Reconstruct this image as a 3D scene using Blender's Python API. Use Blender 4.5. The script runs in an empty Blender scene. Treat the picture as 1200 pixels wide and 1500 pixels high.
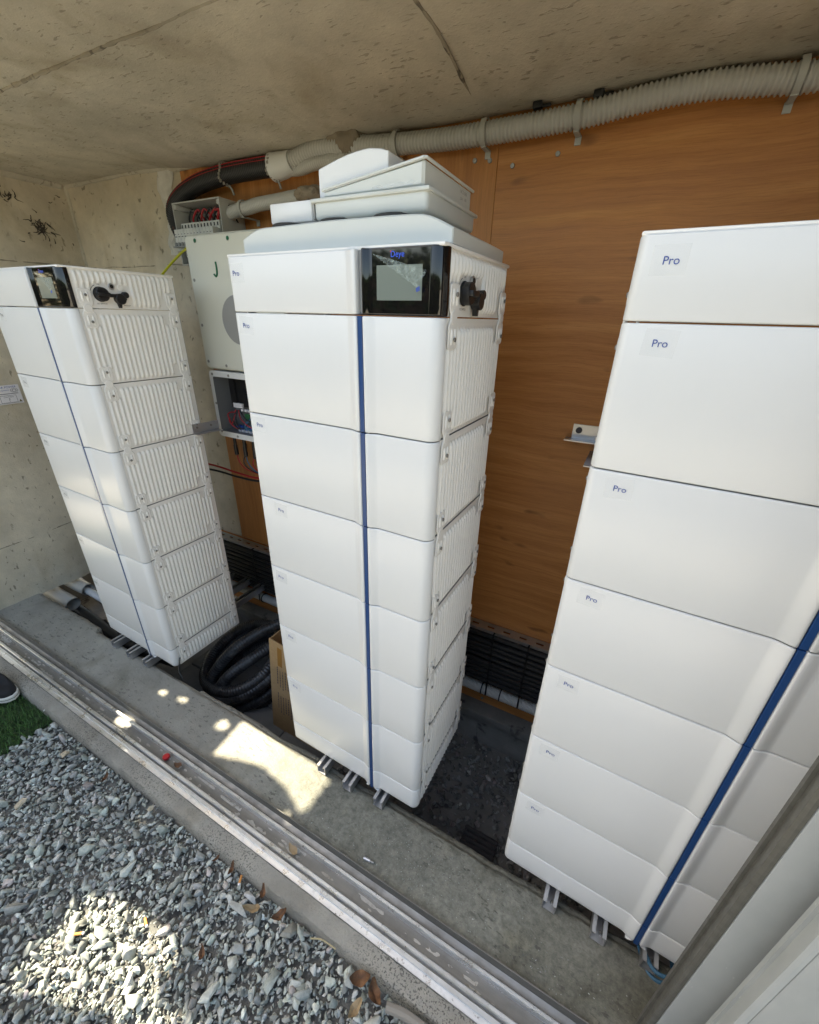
import bpy, bmesh, math, random
import numpy as np
from mathutils import Vector, Matrix

random.seed(7)
RNG = np.random.default_rng(7)
R = math.radians
scn = bpy.context.scene
COL = scn.collection

# ------------------------------------------------------------------ camera
cam_d = bpy.data.cameras.new('camera')
cam = bpy.data.objects.new('camera', cam_d)
COL.objects.link(cam)
cam.location = (0.96572, -0.83827, 1.65997)
cam.rotation_euler = (1.12841, -0.02337, 0.48699)
cam_d.sensor_fit = 'HORIZONTAL'
cam_d.sensor_width = 36.0
cam_d.lens = 36.0 * 602.274 / 1200.0
cam_d.clip_start = 0.02
cam_d.clip_end = 600
scn.camera = cam

# ------------------------------------------------------------------ sky, sun, exposure
SUN = Vector((-0.8, -0.10, 1.0))            # direction towards the sun
world = bpy.data.worlds.new('World')
scn.world = world
world.use_nodes = True
wn = world.node_tree
wn.nodes.clear()
wo = wn.nodes.new('ShaderNodeOutputWorld')
wb = wn.nodes.new('ShaderNodeBackground')
ws = wn.nodes.new('ShaderNodeTexSky')
ws.sky_type = 'NISHITA'
ws.sun_disc = False
ws.sun_elevation = math.atan2(1.0, math.hypot(SUN.x, SUN.y))
ws.sun_rotation = math.atan2(SUN.x, SUN.y)
ws.air_density = 1.0
ws.dust_density = 2.5
ws.ozone_density = 1.0
wb.inputs['Strength'].default_value = 0.15
wn.links.new(ws.outputs[0], wb.inputs['Color'])
wn.links.new(wb.outputs[0], wo.inputs['Surface'])
sun_d = bpy.data.lights.new('sun', 'SUN')
sun_d.energy = 5.0
sun_d.angle = R(0.35)
sun_d.color = (1.0, 0.95, 0.86)
sun = bpy.data.objects.new('sun', sun_d)
COL.objects.link(sun)
sun.rotation_euler = SUN.to_track_quat('Z', 'Y').to_euler()
sun.location = SUN * 20
scn.view_settings.view_transform = 'Standard'
scn.view_settings.look = 'None'
scn.view_settings.gamma = 1.0
scn.view_settings.exposure = 1.97
scn.view_settings.use_curve_mapping = False
scn.view_settings.use_white_balance = True          # camera white balance set for open shade
scn.view_settings.white_balance_temperature = 7700
scn.view_settings.white_balance_tint = 6


# ------------------------------------------------------------------ helpers
def link(o, parent=None):
    COL.objects.link(o)
    if parent is not None:
        o.parent = parent
    return o


def tag(o, label=None, cat=None, group=None, kind=None):
    if label: o['label'] = label
    if cat: o['category'] = cat
    if group: o['group'] = group
    if kind: o['kind'] = kind
    return o


def thing(name, label, cat, loc=(0, 0, 0), rz=0.0, group=None):
    o = bpy.data.objects.new(name, None)
    o.empty_display_size = 0.05
    link(o)
    o.location = loc
    o.rotation_euler = (0, 0, rz)
    return tag(o, label, cat, group)


class MB:
    """collects geometry for one mesh"""
    def __init__(s):
        s.v = []; s.f = []; s.m = []; s.sm = []

    def add(s, vs, fs, mi=0, smooth=False):
        b = len(s.v)
        s.v += [tuple(p) for p in vs]
        for f in fs:
            s.f.append(tuple(i + b for i in f)); s.m.append(mi); s.sm.append(smooth)
        return s

    def box(s, x0, x1, y0, y1, z0, z1, mi=0):
        v = [(x, y, z) for z in (z0, z1) for y in (y0, y1) for x in (x0, x1)]
        return s.add(v, [(0, 2, 3, 1), (4, 5, 7, 6), (0, 1, 5, 4), (2, 6, 7, 3), (0, 4, 6, 2), (1, 3, 7, 5)], mi)

    def rbox(s, x0, x1, y0, y1, z0, z1, r=0.004, seg=2, mi=0, M=None):
        bm = bmesh.new()
        bmesh.ops.create_cube(bm, size=1.0)
        for v in bm.verts:
            v.co = Vector((x0 + (v.co.x + .5) * (x1 - x0), y0 + (v.co.y + .5) * (y1 - y0), z0 + (v.co.z + .5) * (z1 - z0)))
        bmesh.ops.bevel(bm, geom=list(bm.edges), offset=r, segments=seg, profile=0.5, affect='EDGES')
        if M is not None: bm.transform(M)
        bm.verts.index_update()
        s.add([v.co[:] for v in bm.verts], [[v.index for v in f.verts] for f in bm.faces], mi, True)
        bm.free()
        return s

    def prism(s, pts, axis, a, b, mi=0, smooth=False, bev=0.0):
        """closed polygon (2D) extruded along an axis; bev > 0 chamfers both ends"""
        n = len(pts)
        P = [Vector(p) for p in pts]
        def inset(d):
            out = []
            for i in range(n):
                p0, p1, p2 = P[i - 1], P[i], P[(i + 1) % n]
                e1 = (p1 - p0).normalized(); e2 = (p2 - p1).normalized()
                nn = Vector((-e1.y, e1.x)) + Vector((-e2.y, e2.x))
                if nn.length < 1e-6: nn = Vector((-e1.y, e1.x))
                nn.normalize()
                out.append(p1 + nn * d)
            return out
        area = sum(P[i - 1].x * P[i].y - P[i].x * P[i - 1].y for i in range(n))
        sg = 1 if area > 0 else -1
        if bev > 0:
            q = inset(bev * sg)
            rings = [(q, a), (P, a + (bev if b > a else -bev)), (P, b - (bev if b > a else -bev)), (q, b)]
        else:
            rings = [(P, a), (P, b)]
        def to3(p, t):
            return (t, p.x, p.y) if axis == 'x' else (p.x, t, p.y) if axis == 'y' else (p.x, p.y, t)
        vs = [to3(p, t) for ring, t in rings for p in ring]
        fs = []
        for k in range(len(rings) - 1):
            for i in range(n):
                j = (i + 1) % n
                fs.append((k * n + i, k * n + j, (k + 1) * n + j, (k + 1) * n + i))
        b0 = len(s.v)
        s.add(vs, fs, mi, smooth)
        s.add([], [], mi)
        s.f.append(tuple(b0 + i for i in range(n))); s.m.append(mi); s.sm.append(False)
        s.f.append(tuple(b0 + (len(rings) - 1) * n + i for i in range(n))); s.m.append(mi); s.sm.append(False)
        return s

    def tube(s, pts, r, seg=10, mi=0, cap=True, rf=None):
        P = [Vector(p) for p in pts]
        n = len(P)
        T = []
        for i in range(n):
            t = P[min(i + 1, n - 1)] - P[max(i - 1, 0)]
            T.append(t.normalized())
        up = Vector((0, 0, 1)) if abs(T[0].z) < .9 else Vector((1, 0, 0))
        N = (up - T[0] * up.dot(T[0])).normalized()
        vs = []
        for i in range(n):
            N = (N - T[i] * N.dot(T[i])).normalized()
            B = T[i].cross(N)
            rr = r if rf is None else rf(i)
            for k in range(seg):
                a = 2 * math.pi * k / seg
                vs.append(P[i] + (N * math.cos(a) + B * math.sin(a)) * rr)
        fs = [(i * seg + k, i * seg + (k + 1) % seg, (i + 1) * seg + (k + 1) % seg, (i + 1) * seg + k)
              for i in range(n - 1) for k in range(seg)]
        if cap:
            fs += [tuple(range(seg))[::-1], tuple((n - 1) * seg + k for k in range(seg))]
        return s.add(vs, fs, mi, True)

    def cyl(s, c, axis, r, h, seg=20, mi=0, bev=0.0):
        pts = [(math.cos(2 * math.pi * k / seg) * r, math.sin(2 * math.pi * k / seg) * r) for k in range(seg)]
        if axis == 'x': pts = [(c[1] + a, c[2] + b) for a, b in pts]; return s.prism(pts, 'x', c[0], c[0] + h, mi, True, bev)
        if axis == 'y': pts = [(c[0] + a, c[2] + b) for a, b in pts]; return s.prism(pts, 'y', c[1], c[1] + h, mi, True, bev)
        pts = [(c[0] + a, c[1] + b) for a, b in pts]
        return s.prism(pts, 'z', c[2], c[2] + h, mi, True, bev)

    def mesh(s, name, mats, sharp=35):
        me = bpy.data.meshes.new(name)
        me.from_pydata(s.v, [], s.f)
        me.polygons.foreach_set('use_smooth', s.sm)
        if not isinstance(mats, (list, tuple)): mats = [mats]
        for m in mats: me.materials.append(m)
        me.polygons.foreach_set('material_index', s.m)
        bm = bmesh.new(); bm.from_mesh(me)
        bmesh.ops.recalc_face_normals(bm, faces=bm.faces)
        bm.to_mesh(me); bm.free()
        if any(s.sm):
            me.set_sharp_from_angle(angle=R(sharp))
        me.update()
        return me

    def build(s, name, mats, parent=None, sharp=35):
        return link(bpy.data.objects.new(name, s.mesh(name, mats, sharp)), parent)


def inst(name, me, parent=None, loc=(0, 0, 0), rot=None, sc=None):
    o = link(bpy.data.objects.new(name, me), parent)
    o.location = loc
    if rot is not None: o.rotation_euler = rot
    if sc is not None: o.scale = sc
    return o


def spline(pts, n=8):
    P = [Vector(p) for p in pts]
    P = [P[0] * 2 - P[1]] + P + [P[-1] * 2 - P[-2]]
    out = []
    for i in range(1, len(P) - 2):
        for k in range(n):
            t = k / n
            a, b, c, d = P[i - 1], P[i], P[i + 1], P[i + 2]
            out.append(0.5 * ((2 * b) + (c - a) * t + (2 * a - 5 * b + 4 * c - d) * t * t + (3 * b - a - 3 * c + d) * t ** 3))
    out.append(P[-2])
    return out


def resample(pts, step):
    out = [pts[0]]
    acc = 0.0
    for a, b in zip(pts[:-1], pts[1:]):
        L = (b - a).length
        d = step - acc
        while d <= L:
            out.append(a + (b - a) * (d / L)); d += step
        acc = (acc + L) % step if L > 0 else acc
    return out


def rrect(w, h, r, n=5, cx=0, cy=0):
    out = []
    for sx, sy, a0 in ((1, 1, 0), (-1, 1, 90), (-1, -1, 180), (1, -1, 270)):
        for k in range(n + 1):
            a = R(a0 + 90 * k / n)
            out.append((cx + sx * (w / 2 - r) + r * math.cos(a), cy + sy * (h / 2 - r) + r * math.sin(a)))
    return out


# ------------------------------------------------------------------ materials
def new_mat(name, base=(.5, .5, .5), rough=.5, metal=0.0, spec=.5):
    m = bpy.data.materials.new(name)
    m.use_nodes = True
    b = m.node_tree.nodes['Principled BSDF']
    b.inputs['Base Color'].default_value = (*base, 1)
    b.inputs['Roughness'].default_value = rough
    b.inputs['Metallic'].default_value = metal
    b.inputs['Specular IOR Level'].default_value = spec
    return m


class NT:
    def __init__(s, m):
        s.t = m.node_tree; s.b = s.t.nodes['Principled BSDF']
        tc = s.t.nodes.new('ShaderNodeTexCoord'); s.co = tc.outputs['Object']

    def n(s, typ, **kw):
        nd = s.t.nodes.new(typ)
        for k, v in kw.items(): setattr(nd, k, v)
        return nd

    def l(s, a, b): s.t.links.new(a, b)

    def map(s, scale=(1, 1, 1), rot=(0, 0, 0), loc=(0, 0, 0), src=None):
        mp = s.n('ShaderNodeMapping')
        mp.inputs['Scale'].default_value = scale; mp.inputs['Rotation'].default_value = rot; mp.inputs['Location'].default_value = loc
        s.l(src or s.co, mp.inputs['Vector']); return mp.outputs[0]

    def noise(s, vec, scale, detail=6, rough=.6, dist=0.0):
        nz = s.n('ShaderNodeTexNoise')
        nz.inputs['Scale'].default_value = scale; nz.inputs['Detail'].default_value = detail
        nz.inputs['Roughness'].default_value = rough; nz.inputs['Distortion'].default_value = dist
        s.l(vec, nz.inputs['Vector']); return nz.outputs['Fac']

    def ramp(s, fac, stops, interp='LINEAR'):
        r = s.n('ShaderNodeValToRGB'); cr = r.color_ramp; cr.interpolation = interp
        while len(cr.elements) < len(stops): cr.elements.new(.5)
        for e, (p, c) in zip(cr.elements, stops):
            e.position = p; e.color = (*c, 1) if len(c) == 3 else c
        s.l(fac, r.inputs[0]); return r.outputs[0]

    def mix(s, fac, a, b, mode='MIX'):
        mx = s.n('ShaderNodeMix', data_type='RGBA', blend_type=mode)
        for i, v in ((0, fac), (6, a), (7, b)):
            if hasattr(v, 'is_linked'): s.l(v, mx.inputs[i])
            else: mx.inputs[i].default_value = v if i == 0 else (*v, 1)
        return mx.outputs[2]

    def bump(s, h, strength=.3, dist=.01, prev=None):
        b = s.n('ShaderNodeBump'); b.inputs['Strength'].default_value = strength; b.inputs['Distance'].default_value = dist
        s.l(h, b.inputs['Height'])
        if prev is not None: s.l(prev, b.inputs['Normal'])
        return b.outputs[0]


W1 = (1, 1, 1); K0 = (0, 0, 0)


def concrete(name, dark, light, fleck, fleck_lo=.66, fleck_scale=16, stretch=(1, 1, 1), rot=(0, 0, 0), fleck_amt=.8, grit=.35, stain=(.5, .45, .38), stain_amt=.5, rough=.88):
    m = new_mat(name, light, rough, 0, .25)
    t = NT(m)
    big = t.noise(t.co, 1.7, 8, .62)
    col = t.ramp(big, [(.30, dark), (.62, light)])
    mid = t.noise(t.co, 9, 8, .65)
    col = t.mix(.55, col, t.ramp(mid, [(.25, (.62, .62, .62)), (.7, (1.06, 1.05, 1.02))]), 'MULTIPLY')
    st = t.noise(t.map((1.1, 1.1, .6), loc=(3, 1, 7)), 3.1, 5, .55, .6)
    stf = t.ramp(st, [(.52, K0), (.72, W1)])
    stm = t.n('ShaderNodeMath', operation='MULTIPLY'); stm.inputs[1].default_value = stain_amt; t.l(stf, stm.inputs[0])
    col = t.mix(stm.outputs[0], col, stain, 'MULTIPLY')
    fl = t.noise(t.map(stretch, rot), fleck_scale, 4, .5, .4)
    flm = t.ramp(fl, [(fleck_lo, K0), (fleck_lo + .05, W1)])
    pat = t.ramp(t.noise(t.map((1, 1, 1), loc=(5, 2, 9)), 2.4, 4, .6), [(.34, K0), (.52, W1)])
    f = t.n('ShaderNodeMath', operation='MULTIPLY'); t.l(flm, f.inputs[0]); t.l(pat, f.inputs[1])
    f2 = t.n('ShaderNodeMath', operation='MULTIPLY'); t.l(f.outputs[0], f2.inputs[0]); f2.inputs[1].default_value = fleck_amt
    col = t.mix(f2.outputs[0], col, fleck)
    t.l(col, t.b.inputs['Base Color'])
    fine = t.noise(t.co, 120, 4, .7)
    b1 = t.bump(mid, .35, .012)
    b2 = t.bump(fine, grit, .004, b1)
    b3 = t.bump(f.outputs[0], -.35 if False else .35, .003, b2)
    t.l(b3, t.b.inputs['Normal'])
    return m


M = {}
M['ceiling'] = concrete('ceiling_concrete', (.42, .385, .315), (.57, .525, .435), (.12, .10, .075), .615, 29, (1.0, 3.4, 1), (0, 0, .75), .45, .35, (.55, .49, .40), .6)
M['wall'] = concrete('wall_concrete', (.47, .415, .325), (.66, .59, .47), (.09, .07, .048), .635, 30, (1.0, 1.5, .8), (0, 0, 0), .6, .5, (.58, .50, .38), .6)
M['ledge'] = concrete('ledge_concrete', (.25, .24, .21), (.40, .385, .335), (.12, .115, .10), .60, 38, (1, 2.6, 1), (0, 0, .25), .7, .9, (.55, .53, .47), .8)
def ledge_right_shade():  # right part darkened with mottling: weaker open light put into the colour
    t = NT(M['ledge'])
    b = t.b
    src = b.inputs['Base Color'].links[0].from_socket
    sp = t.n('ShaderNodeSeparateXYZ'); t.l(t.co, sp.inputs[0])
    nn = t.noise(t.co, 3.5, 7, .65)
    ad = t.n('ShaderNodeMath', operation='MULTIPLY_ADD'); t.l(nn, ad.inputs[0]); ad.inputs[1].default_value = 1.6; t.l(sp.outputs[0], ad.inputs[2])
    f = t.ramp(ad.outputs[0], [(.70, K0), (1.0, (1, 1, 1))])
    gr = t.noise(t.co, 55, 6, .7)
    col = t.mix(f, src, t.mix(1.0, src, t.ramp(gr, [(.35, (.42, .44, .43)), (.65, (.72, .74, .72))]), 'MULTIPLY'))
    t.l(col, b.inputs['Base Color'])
ledge_right_shade()
M['kerb'] = concrete('kerb_concrete', (.27, .255, .225), (.42, .40, .35), (.05, .048, .044), .545, 190, (1, 1, 1), (0, 0, 0), .7, 1.6)
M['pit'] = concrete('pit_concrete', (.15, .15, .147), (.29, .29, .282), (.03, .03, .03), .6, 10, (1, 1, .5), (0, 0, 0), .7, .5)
M['plaster'] = concrete('plaster_patch', (.55, .53, .48), (.72, .70, .65), (.3, .26, .2), .66, 20, (1, 1, .6), (0, 0, 0), .6, .5)


def white_paint(name, col=(.80, .80, .79), rough=.28, tex=.0):
    m = new_mat(name, col, rough, 0, .5)
    t = NT(m)
    oi = t.n('ShaderNodeObjectInfo'); va = t.n('ShaderNodeVectorMath', operation='MULTIPLY_ADD')
    va.inputs[1].default_value = (1, 1, 1); t.l(t.co, va.inputs[0])
    cx = t.n('ShaderNodeCombineXYZ')
    for q, k in enumerate((37.0, 11.0, 23.0)):
        mm_ = t.n('ShaderNodeMath', operation='MULTIPLY'); mm_.inputs[1].default_value = k; t.l(oi.outputs['Random'], mm_.inputs[0]); t.l(mm_.outputs[0], cx.inputs[q])
    t.l(cx.outputs[0], va.inputs[2]); base_co = t.co; t.co = va.outputs[0]
    d = t.noise(t.map((1, 1, .5)), 6, 7, .65)
    c = t.ramp(d, [(.0, tuple(x * .96 for x in col)), (1.0, tuple(min(1, x * 1.02) for x in col))])
    sc = t.noise(t.map((1.6, 1, 7), (0, .5, 0)), 16, 3, .5, .3)
    sm = t.ramp(sc, [(.76, K0), (.80, (.10, .10, .10))])
    c = t.mix(sm, c, (.30, .29, .27))
    t.l(c, t.b.inputs['Base Color'])
    r = t.ramp(t.noise(t.map((1, 1, .6)), 3.2, 5, .55), [(.0, (rough * .86,) * 3), (1.0, (rough * 1.14,) * 3)])
    t.l(r, t.b.inputs['Roughness'])
    if tex > 0:
        t.l(t.bump(t.noise(t.co, 900, 2, .5), tex, .0006), t.b.inputs['Normal'])
    return m


M['white'] = white_paint('white_panel_paint', (.70, .705, .70), .30, .12)
M['side'] = white_paint('side_panel_paint', (.82, .80, .765), .42, .25)
M['cover'] = white_paint('cover_paint', (.60, .62, .59), .38, .2)
M['inverter'] = white_paint('inverter_paint', (.64, .64, .56), .45, .2)
M['body'] = new_mat('module_core', (.30, .30, .30), .6)
M['door'] = None
M['blue'] = new_mat('blue_strip', (.008, .05, .17), .3)
M['glass'] = new_mat('black_glass', (.004, .004, .005), .045, 0, .6)
M['lcd'] = new_mat('lcd_grey', (.17, .20, .18), .12, 0, .5)
M['black'] = new_mat('black_plastic', (.012, .012, .013), .42)
M['rubber'] = new_mat('black_cable_sheath', (.016, .016, .017), .5)
M['red'] = new_mat('red_cable_sheath', (.42, .02, .025), .45)
M['bluecable'] = new_mat('blue_cable_sheath', (.03, .11, .19), .5)
M['yellow'] = new_mat('yellow_green_sheath', (.62, .60, .03), .45)
M['ink_blue'] = new_mat('blue_ink', (.03, .07, .30), .5)
M['ink_dark'] = new_mat('dark_ink', (.03, .03, .045), .5)
M['ink_green'] = new_mat('green_marker', (.0, .12, .05), .5)
M['logo_blue'] = new_mat('logo_blue', (.02, .10, .75), .4)
M['logo_red'] = new_mat('logo_red', (.5, .01, .02), .4)
M['steel'] = new_mat('zinc_steel', (.55, .55, .56), .38, .9)
M['screw'] = new_mat('screw_steel', (.32, .31, .29), .4, .85)
M['greyplastic'] = white_paint('grey_plastic', (.42, .42, .39), .45)
M['breaker'] = white_paint('breaker_plastic', (.62, .62, .58), .42)
M['conduit'] = white_paint('conduit_grey', (.48, .475, .445), .5)
M['pipe'] = white_paint('pipe_grey', (.40, .41, .41), .45)
M['whitepipe'] = white_paint('pipe_white', (.62, .63, .62), .4)
M['fan'] = new_mat('fan_black', (.02, .02, .02), .5)
M['grey_disc'] = new_mat('grey_disc', (.30, .30, .29), .45)
M['paper'] = new_mat('paper_label', (.72, .70, .72), .6)
M['redcap'] = new_mat('red_plastic_cap', (.45, .008, .015), .3)
M['foam'] = concrete('sealant_foam', (.20, .17, .13), (.30, .25, .19), (.12, .1, .08), .6, 40)
M['shoe_black'] = new_mat('shoe_canvas', (.012, .012, .013), .8)
M['shoe_white'] = new_mat('shoe_rubber', (.70, .68, .62), .55)
M['orange'] = new_mat('cigarette_filter', (.58, .25, .07), .8)


def m_film():
    m = new_mat('clear_film', (.85, .87, .86), .12)
    b = m.node_tree.nodes['Principled BSDF']
    b.inputs['Alpha'].default_value = .22
    return m


M['film'] = m_film()


def m_film2():
    m = new_mat('peeling_film', (.50, .60, .56), .18)
    t = NT(m)
    v = t.noise(t.co, 90, 5, .6, 1.2)
    a = t.ramp(v, [(.40, (.05,) * 3), (.66, (.40,) * 3)])
    t.l(a, t.b.inputs['Alpha'])
    t.l(t.bump(v, .8, .003), t.b.inputs['Normal'])
    return m


M['film_peel'] = m_film2()


def m_sticker():
    m = new_mat('sticker_film', (.80, .81, .80), .25)
    m.node_tree.nodes['Principled BSDF'].inputs['Alpha'].default_value = .10
    return m


M['sticker'] = m_sticker()


def m_wood(name, vertical=False, seed=0.0):
    m = new_mat(name, (.3, .15, .06), .5, 0, .35)
    t = NT(m)
    sc = (11.0, 1, .45) if vertical else (.45, 1, 11.0)
    v = t.map(sc, loc=(seed, seed * 2, seed * .7))
    warp = t.noise(t.map((1.2, 1, 1.2), loc=(seed, 0, 0)), 1.3, 3, .5)
    mxv = t.n('ShaderNodeVectorMath', operation='MULTIPLY_ADD')
    cmb = t.n('ShaderNodeCombineXYZ')
    t.l(warp, cmb.inputs[0 if vertical else 2])
    t.l(cmb.outputs[0], mxv.inputs[0]); mxv.inputs[1].default_value = (.8, .8, .8)
    t.l(v, mxv.inputs[2])
    g1 = t.noise(mxv.outputs[0], 2.6, 8, .62, .5)
    g2 = t.noise(mxv.outputs[0], 30, 8, .75, .05)
    col = t.ramp(g1, [(.22, (.36, .140, .040)), (.42, (.45, .182, .054)), (.58, (.53, .228, .072)), (.76, (.61, .29, .10))])
    col = t.mix(1.0, col, t.ramp(g2, [(.28, (.72, .67, .62)), (.5, (.95, .94, .92)), (.7, (1.06, 1.05, 1.03))]), 'MULTIPLY')
    kn = t.noise(t.map((2.2, 1, 5.5) if not vertical else (5.5, 1, 2.2), loc=(seed * 3, 0, 2)), 2.2, 2, .4)
    km = t.ramp(kn, [(.685, K0), (.76, (.8, .8, .8))])
    col = t.mix(km, col, (.10, .035, .012))
    t.l(col, t.b.inputs['Base Color'])
    t.l(t.bump(g2, .12, .002), t.b.inputs['Normal'])
    t.l(t.ramp(g1, [(.3, (.36,) * 3), (.7, (.55,) * 3)]), t.b.inputs['Roughness'])
    return m


M['wood_r'] = m_wood('plywood_horizontal', False, 1.3)
M['wood_l'] = m_wood('plywood_vertical', True, 4.1)
M['wood_d'] = m_wood('plywood_lower', False, 8.4)


def m_alu(name, col=(.62, .63, .63), rough=.32, dirt=.5, metal=.9):
    m = new_mat(name, col, rough, metal)
    t = NT(m)
    s1 = t.noise(t.map((.6, 8, 8)), 6, 7, .6)
    d = t.noise(t.co, 22, 7, .7)
    c = t.ramp(s1, [(.3, tuple(x * .75 for x in col)), (.65, col)])
    f = t.ramp(d, [(.55, K0), (.72, (dirt,) * 3)])
    c = t.mix(f, c, (.22, .20, .17))
    t.l(c, t.b.inputs['Base Color'])
    t.l(t.ramp(d, [(.4, (rough,) * 3), (.75, (.75,) * 3)]), t.b.inputs['Roughness'])
    return m


M['alu'] = m_alu('track_aluminium', (.78, .79, .80), .26, .25)
M['alu_seal'] = m_alu('door_edge_profile', (.11, .108, .095), .5, .15, .2)


def m_door():
    m = new_mat('door_paint', (.50, .51, .50), .38)
    t = NT(m)
    a = t.noise(t.map((2, 2, 1)), 5, 7, .6)
    c = t.ramp(a, [(.3, (.29, .31, .312)), (.65, (.36, .38, .382))])
    sp = t.noise(t.map((3, 3, 1), (.5, .3, .2)), 55, 3, .4)
    c = t.mix(t.ramp(sp, [(.74, K0), (.78, (.3,) * 3)]), c, (.60, .60, .58))
    t.l(c, t.b.inputs['Base Color'])
    t.l(t.ramp(a, [(.3, (.3,) * 3), (.7, (.48,) * 3)]), t.b.inputs['Roughness'])
    return m


M['door'] = m_door()


def m_card():
    m = new_mat('cardboard', (.40, .26, .13), .85)
    t = NT(m)
    a = t.noise(t.map((1, 1, 8)), 30, 4, .6)
    c = t.ramp(a, [(.3, (.33, .21, .10)), (.7, (.43, .285, .145))])
    t.l(c, t.b.inputs['Base Color'])
    return m


M['card'] = m_card()


def m_stone(name, tint=True, dark=(.31, .32, .298), light=(.49, .50, .472)):
    m = new_mat(name, light, .85, 0, .3)
    t = NT(m)
    a = t.noise(t.co, 60, 6, .65)
    c = t.ramp(a, [(.3, dark), (.7, light)])
    if tint:
        at = t.n('ShaderNodeAttribute'); at.attribute_name = 'tint'
        c = t.mix(1.0, c, at.outputs['Color'], 'MULTIPLY')
    t.l(c, t.b.inputs['Base Color'])
    t.l(t.bump(t.noise(t.co, 260, 4, .7), .4, .002), t.b.inputs['Normal'])
    return m


M['stone'] = m_stone('gravel_stone')
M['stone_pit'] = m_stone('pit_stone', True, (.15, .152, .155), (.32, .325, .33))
M['stone_tan'] = m_stone('tan_stone', False, (.36, .30, .21), (.52, .45, .34))
M['stone_white'] = m_stone('pale_stone', False, (.48, .48, .45), (.66, .66, .63))


def m_leafdry():
    m = new_mat('dry_leaf', (.22, .09, .03), .75)
    t = NT(m)
    a = t.noise(t.co, 45, 5, .6)
    t.l(t.ramp(a, [(.3, (.06, .03, .016)), (.55, (.15, .068, .028)), (.75, (.26, .14, .065))]), t.b.inputs['Base Color'])
    return m


M['leaf_dry'] = m_leafdry()
M['leaf_tan'] = new_mat('dry_leaf_tan', (.32, .23, .13), .75)
M['leaf'] = new_mat('green_leaf', (.06, .10, .03), .55)
M['bark'] = concrete('bark', (.09, .07, .05), (.16, .12, .09), (.05, .04, .03), .55, 14, (1, 1, .3))


def m_grass():
    m = new_mat('artificial_grass', (.05, .10, .025), .6)
    t = NT(m)
    at = t.n('ShaderNodeAttribute'); at.attribute_name = 'tint'
    c = t.mix(1.0, (.045, .115, .022), at.outputs['Color'], 'MULTIPLY')
    t.l(c, t.b.inputs['Base Color'])
    return m


M['grass'] = m_grass()
M['ground'] = concrete('terrace_ground', (.40, .38, .33), (.56, .53, .47), (.25, .23, .2), .55, 8)
M['soil'] = concrete('fine_soil', (.12, .12, .113), (.22, .22, .205), (.05, .05, .05), .55, 40, grit=.8)


def struct(name, mb, mat, parent=None, sharp=35):
    o = mb.build(name, mat, parent, sharp)
    if parent is None: o['kind'] = 'structure'
    return o


# ------------------------------------------------------------------ key planes (metres)
def sstep(t): return t * t * (3 - 2 * t)
ZC, XL, YB, YW = 2.30, -2.20, 0.84, 0.815     # ceiling, left wall, back wall, face of the plywood
ZL, ZP, ZG = -0.045, -0.53, -0.145            # ledge top, pit floor, soil under the gravel
YE = -0.262                                    # front edge of the roof slab
XR = 3.0


def wobble_grid(x0, x1, y0, y1, nx, ny, fn):
    vs = [fn(x0 + (x1 - x0) * i / nx, y0 + (y1 - y0) * j / ny) for j in range(ny + 1) for i in range(nx + 1)]
    fs = [(j * (nx + 1) + i, j * (nx + 1) + i + 1, (j + 1) * (nx + 1) + i + 1, (j + 1) * (nx + 1) + i) for j in range(ny) for i in range(nx)]
    return vs, fs


def nz(x, y, s=1.0, seed=0.0):
    from mathutils import noise
    return noise.noise(Vector((x * s + seed, y * s - seed, seed * .37)))


# ground: one sheet to the horizon with the building's footprint left out
mb = MB()
G = 150
fx0, fx1, fy0, fy1 = XL - .35, XR + .3, -.40, YB + .3
mb.add([(-G, -G, ZG - .01), (G, -G, ZG - .01), (G, fy0, ZG - .01), (-G, fy0, ZG - .01)], [(0, 1, 2, 3)])
mb.add([(-G, fy1, ZG - .01), (G, fy1, ZG - .01), (G, G, ZG - .01), (-G, G, ZG - .01)], [(0, 1, 2, 3)])
mb.add([(-G, fy0, ZG - .01), (fx0, fy0, ZG - .01), (fx0, fy1, ZG - .01), (-G, fy1, ZG - .01)], [(0, 1, 2, 3)])
mb.add([(fx1, fy0, ZG - .01), (G, fy0, ZG - .01), (G, fy1, ZG - .01), (fx1, fy1, ZG - .01)], [(0, 1, 2, 3)])
struct('ground', mb, M['ground'])
mb = MB()
vs, fs = wobble_grid(-1.16, 2.0, -2.2, -.40, 60, 40, lambda x, y: (x, y, ZG + .006 * nz(x, y, 6)))
mb.add(vs, fs, 0, True)
struct('gravel_bed', mb, M['soil'])

# roof slab / ceiling
mb = MB()
vs, fs = wobble_grid(XL - .3, XR + .3, YE, YB + .3, 60, 20, lambda x, y: (x, y, ZC + .004 * nz(x, y, 2.2) - .050 * sstep(max(0, min(1, (y - .45) / .36))) * sstep(max(0, min(1, (x + 1.5) / .7)))))
mb.add(vs, fs, 0, True)
mb.box(XL - .3, XR + .3, YE - .0, YB + .3, ZC + .012, ZC + .22)
ceil = struct('ceiling', mb, M['ceiling'])


def seam(name, pts, parent, r=.004, nseed=1.0):
    P = resample(spline(pts, 30), .012)
    P = [p + Vector((nz(p.x, p.y, 9, nseed), nz(p.x, p.y, 9, nseed + 5), nz(p.x, p.z, 9, nseed + 9))) * .004 for p in P]
    mb = MB()
    mb.tube(P, r, 6, rf=lambda i: r * (.55 + .9 * abs(nz(i * .21, nseed, 1, 3))))
    return mb.build(name, M['seam'], parent)


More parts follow.
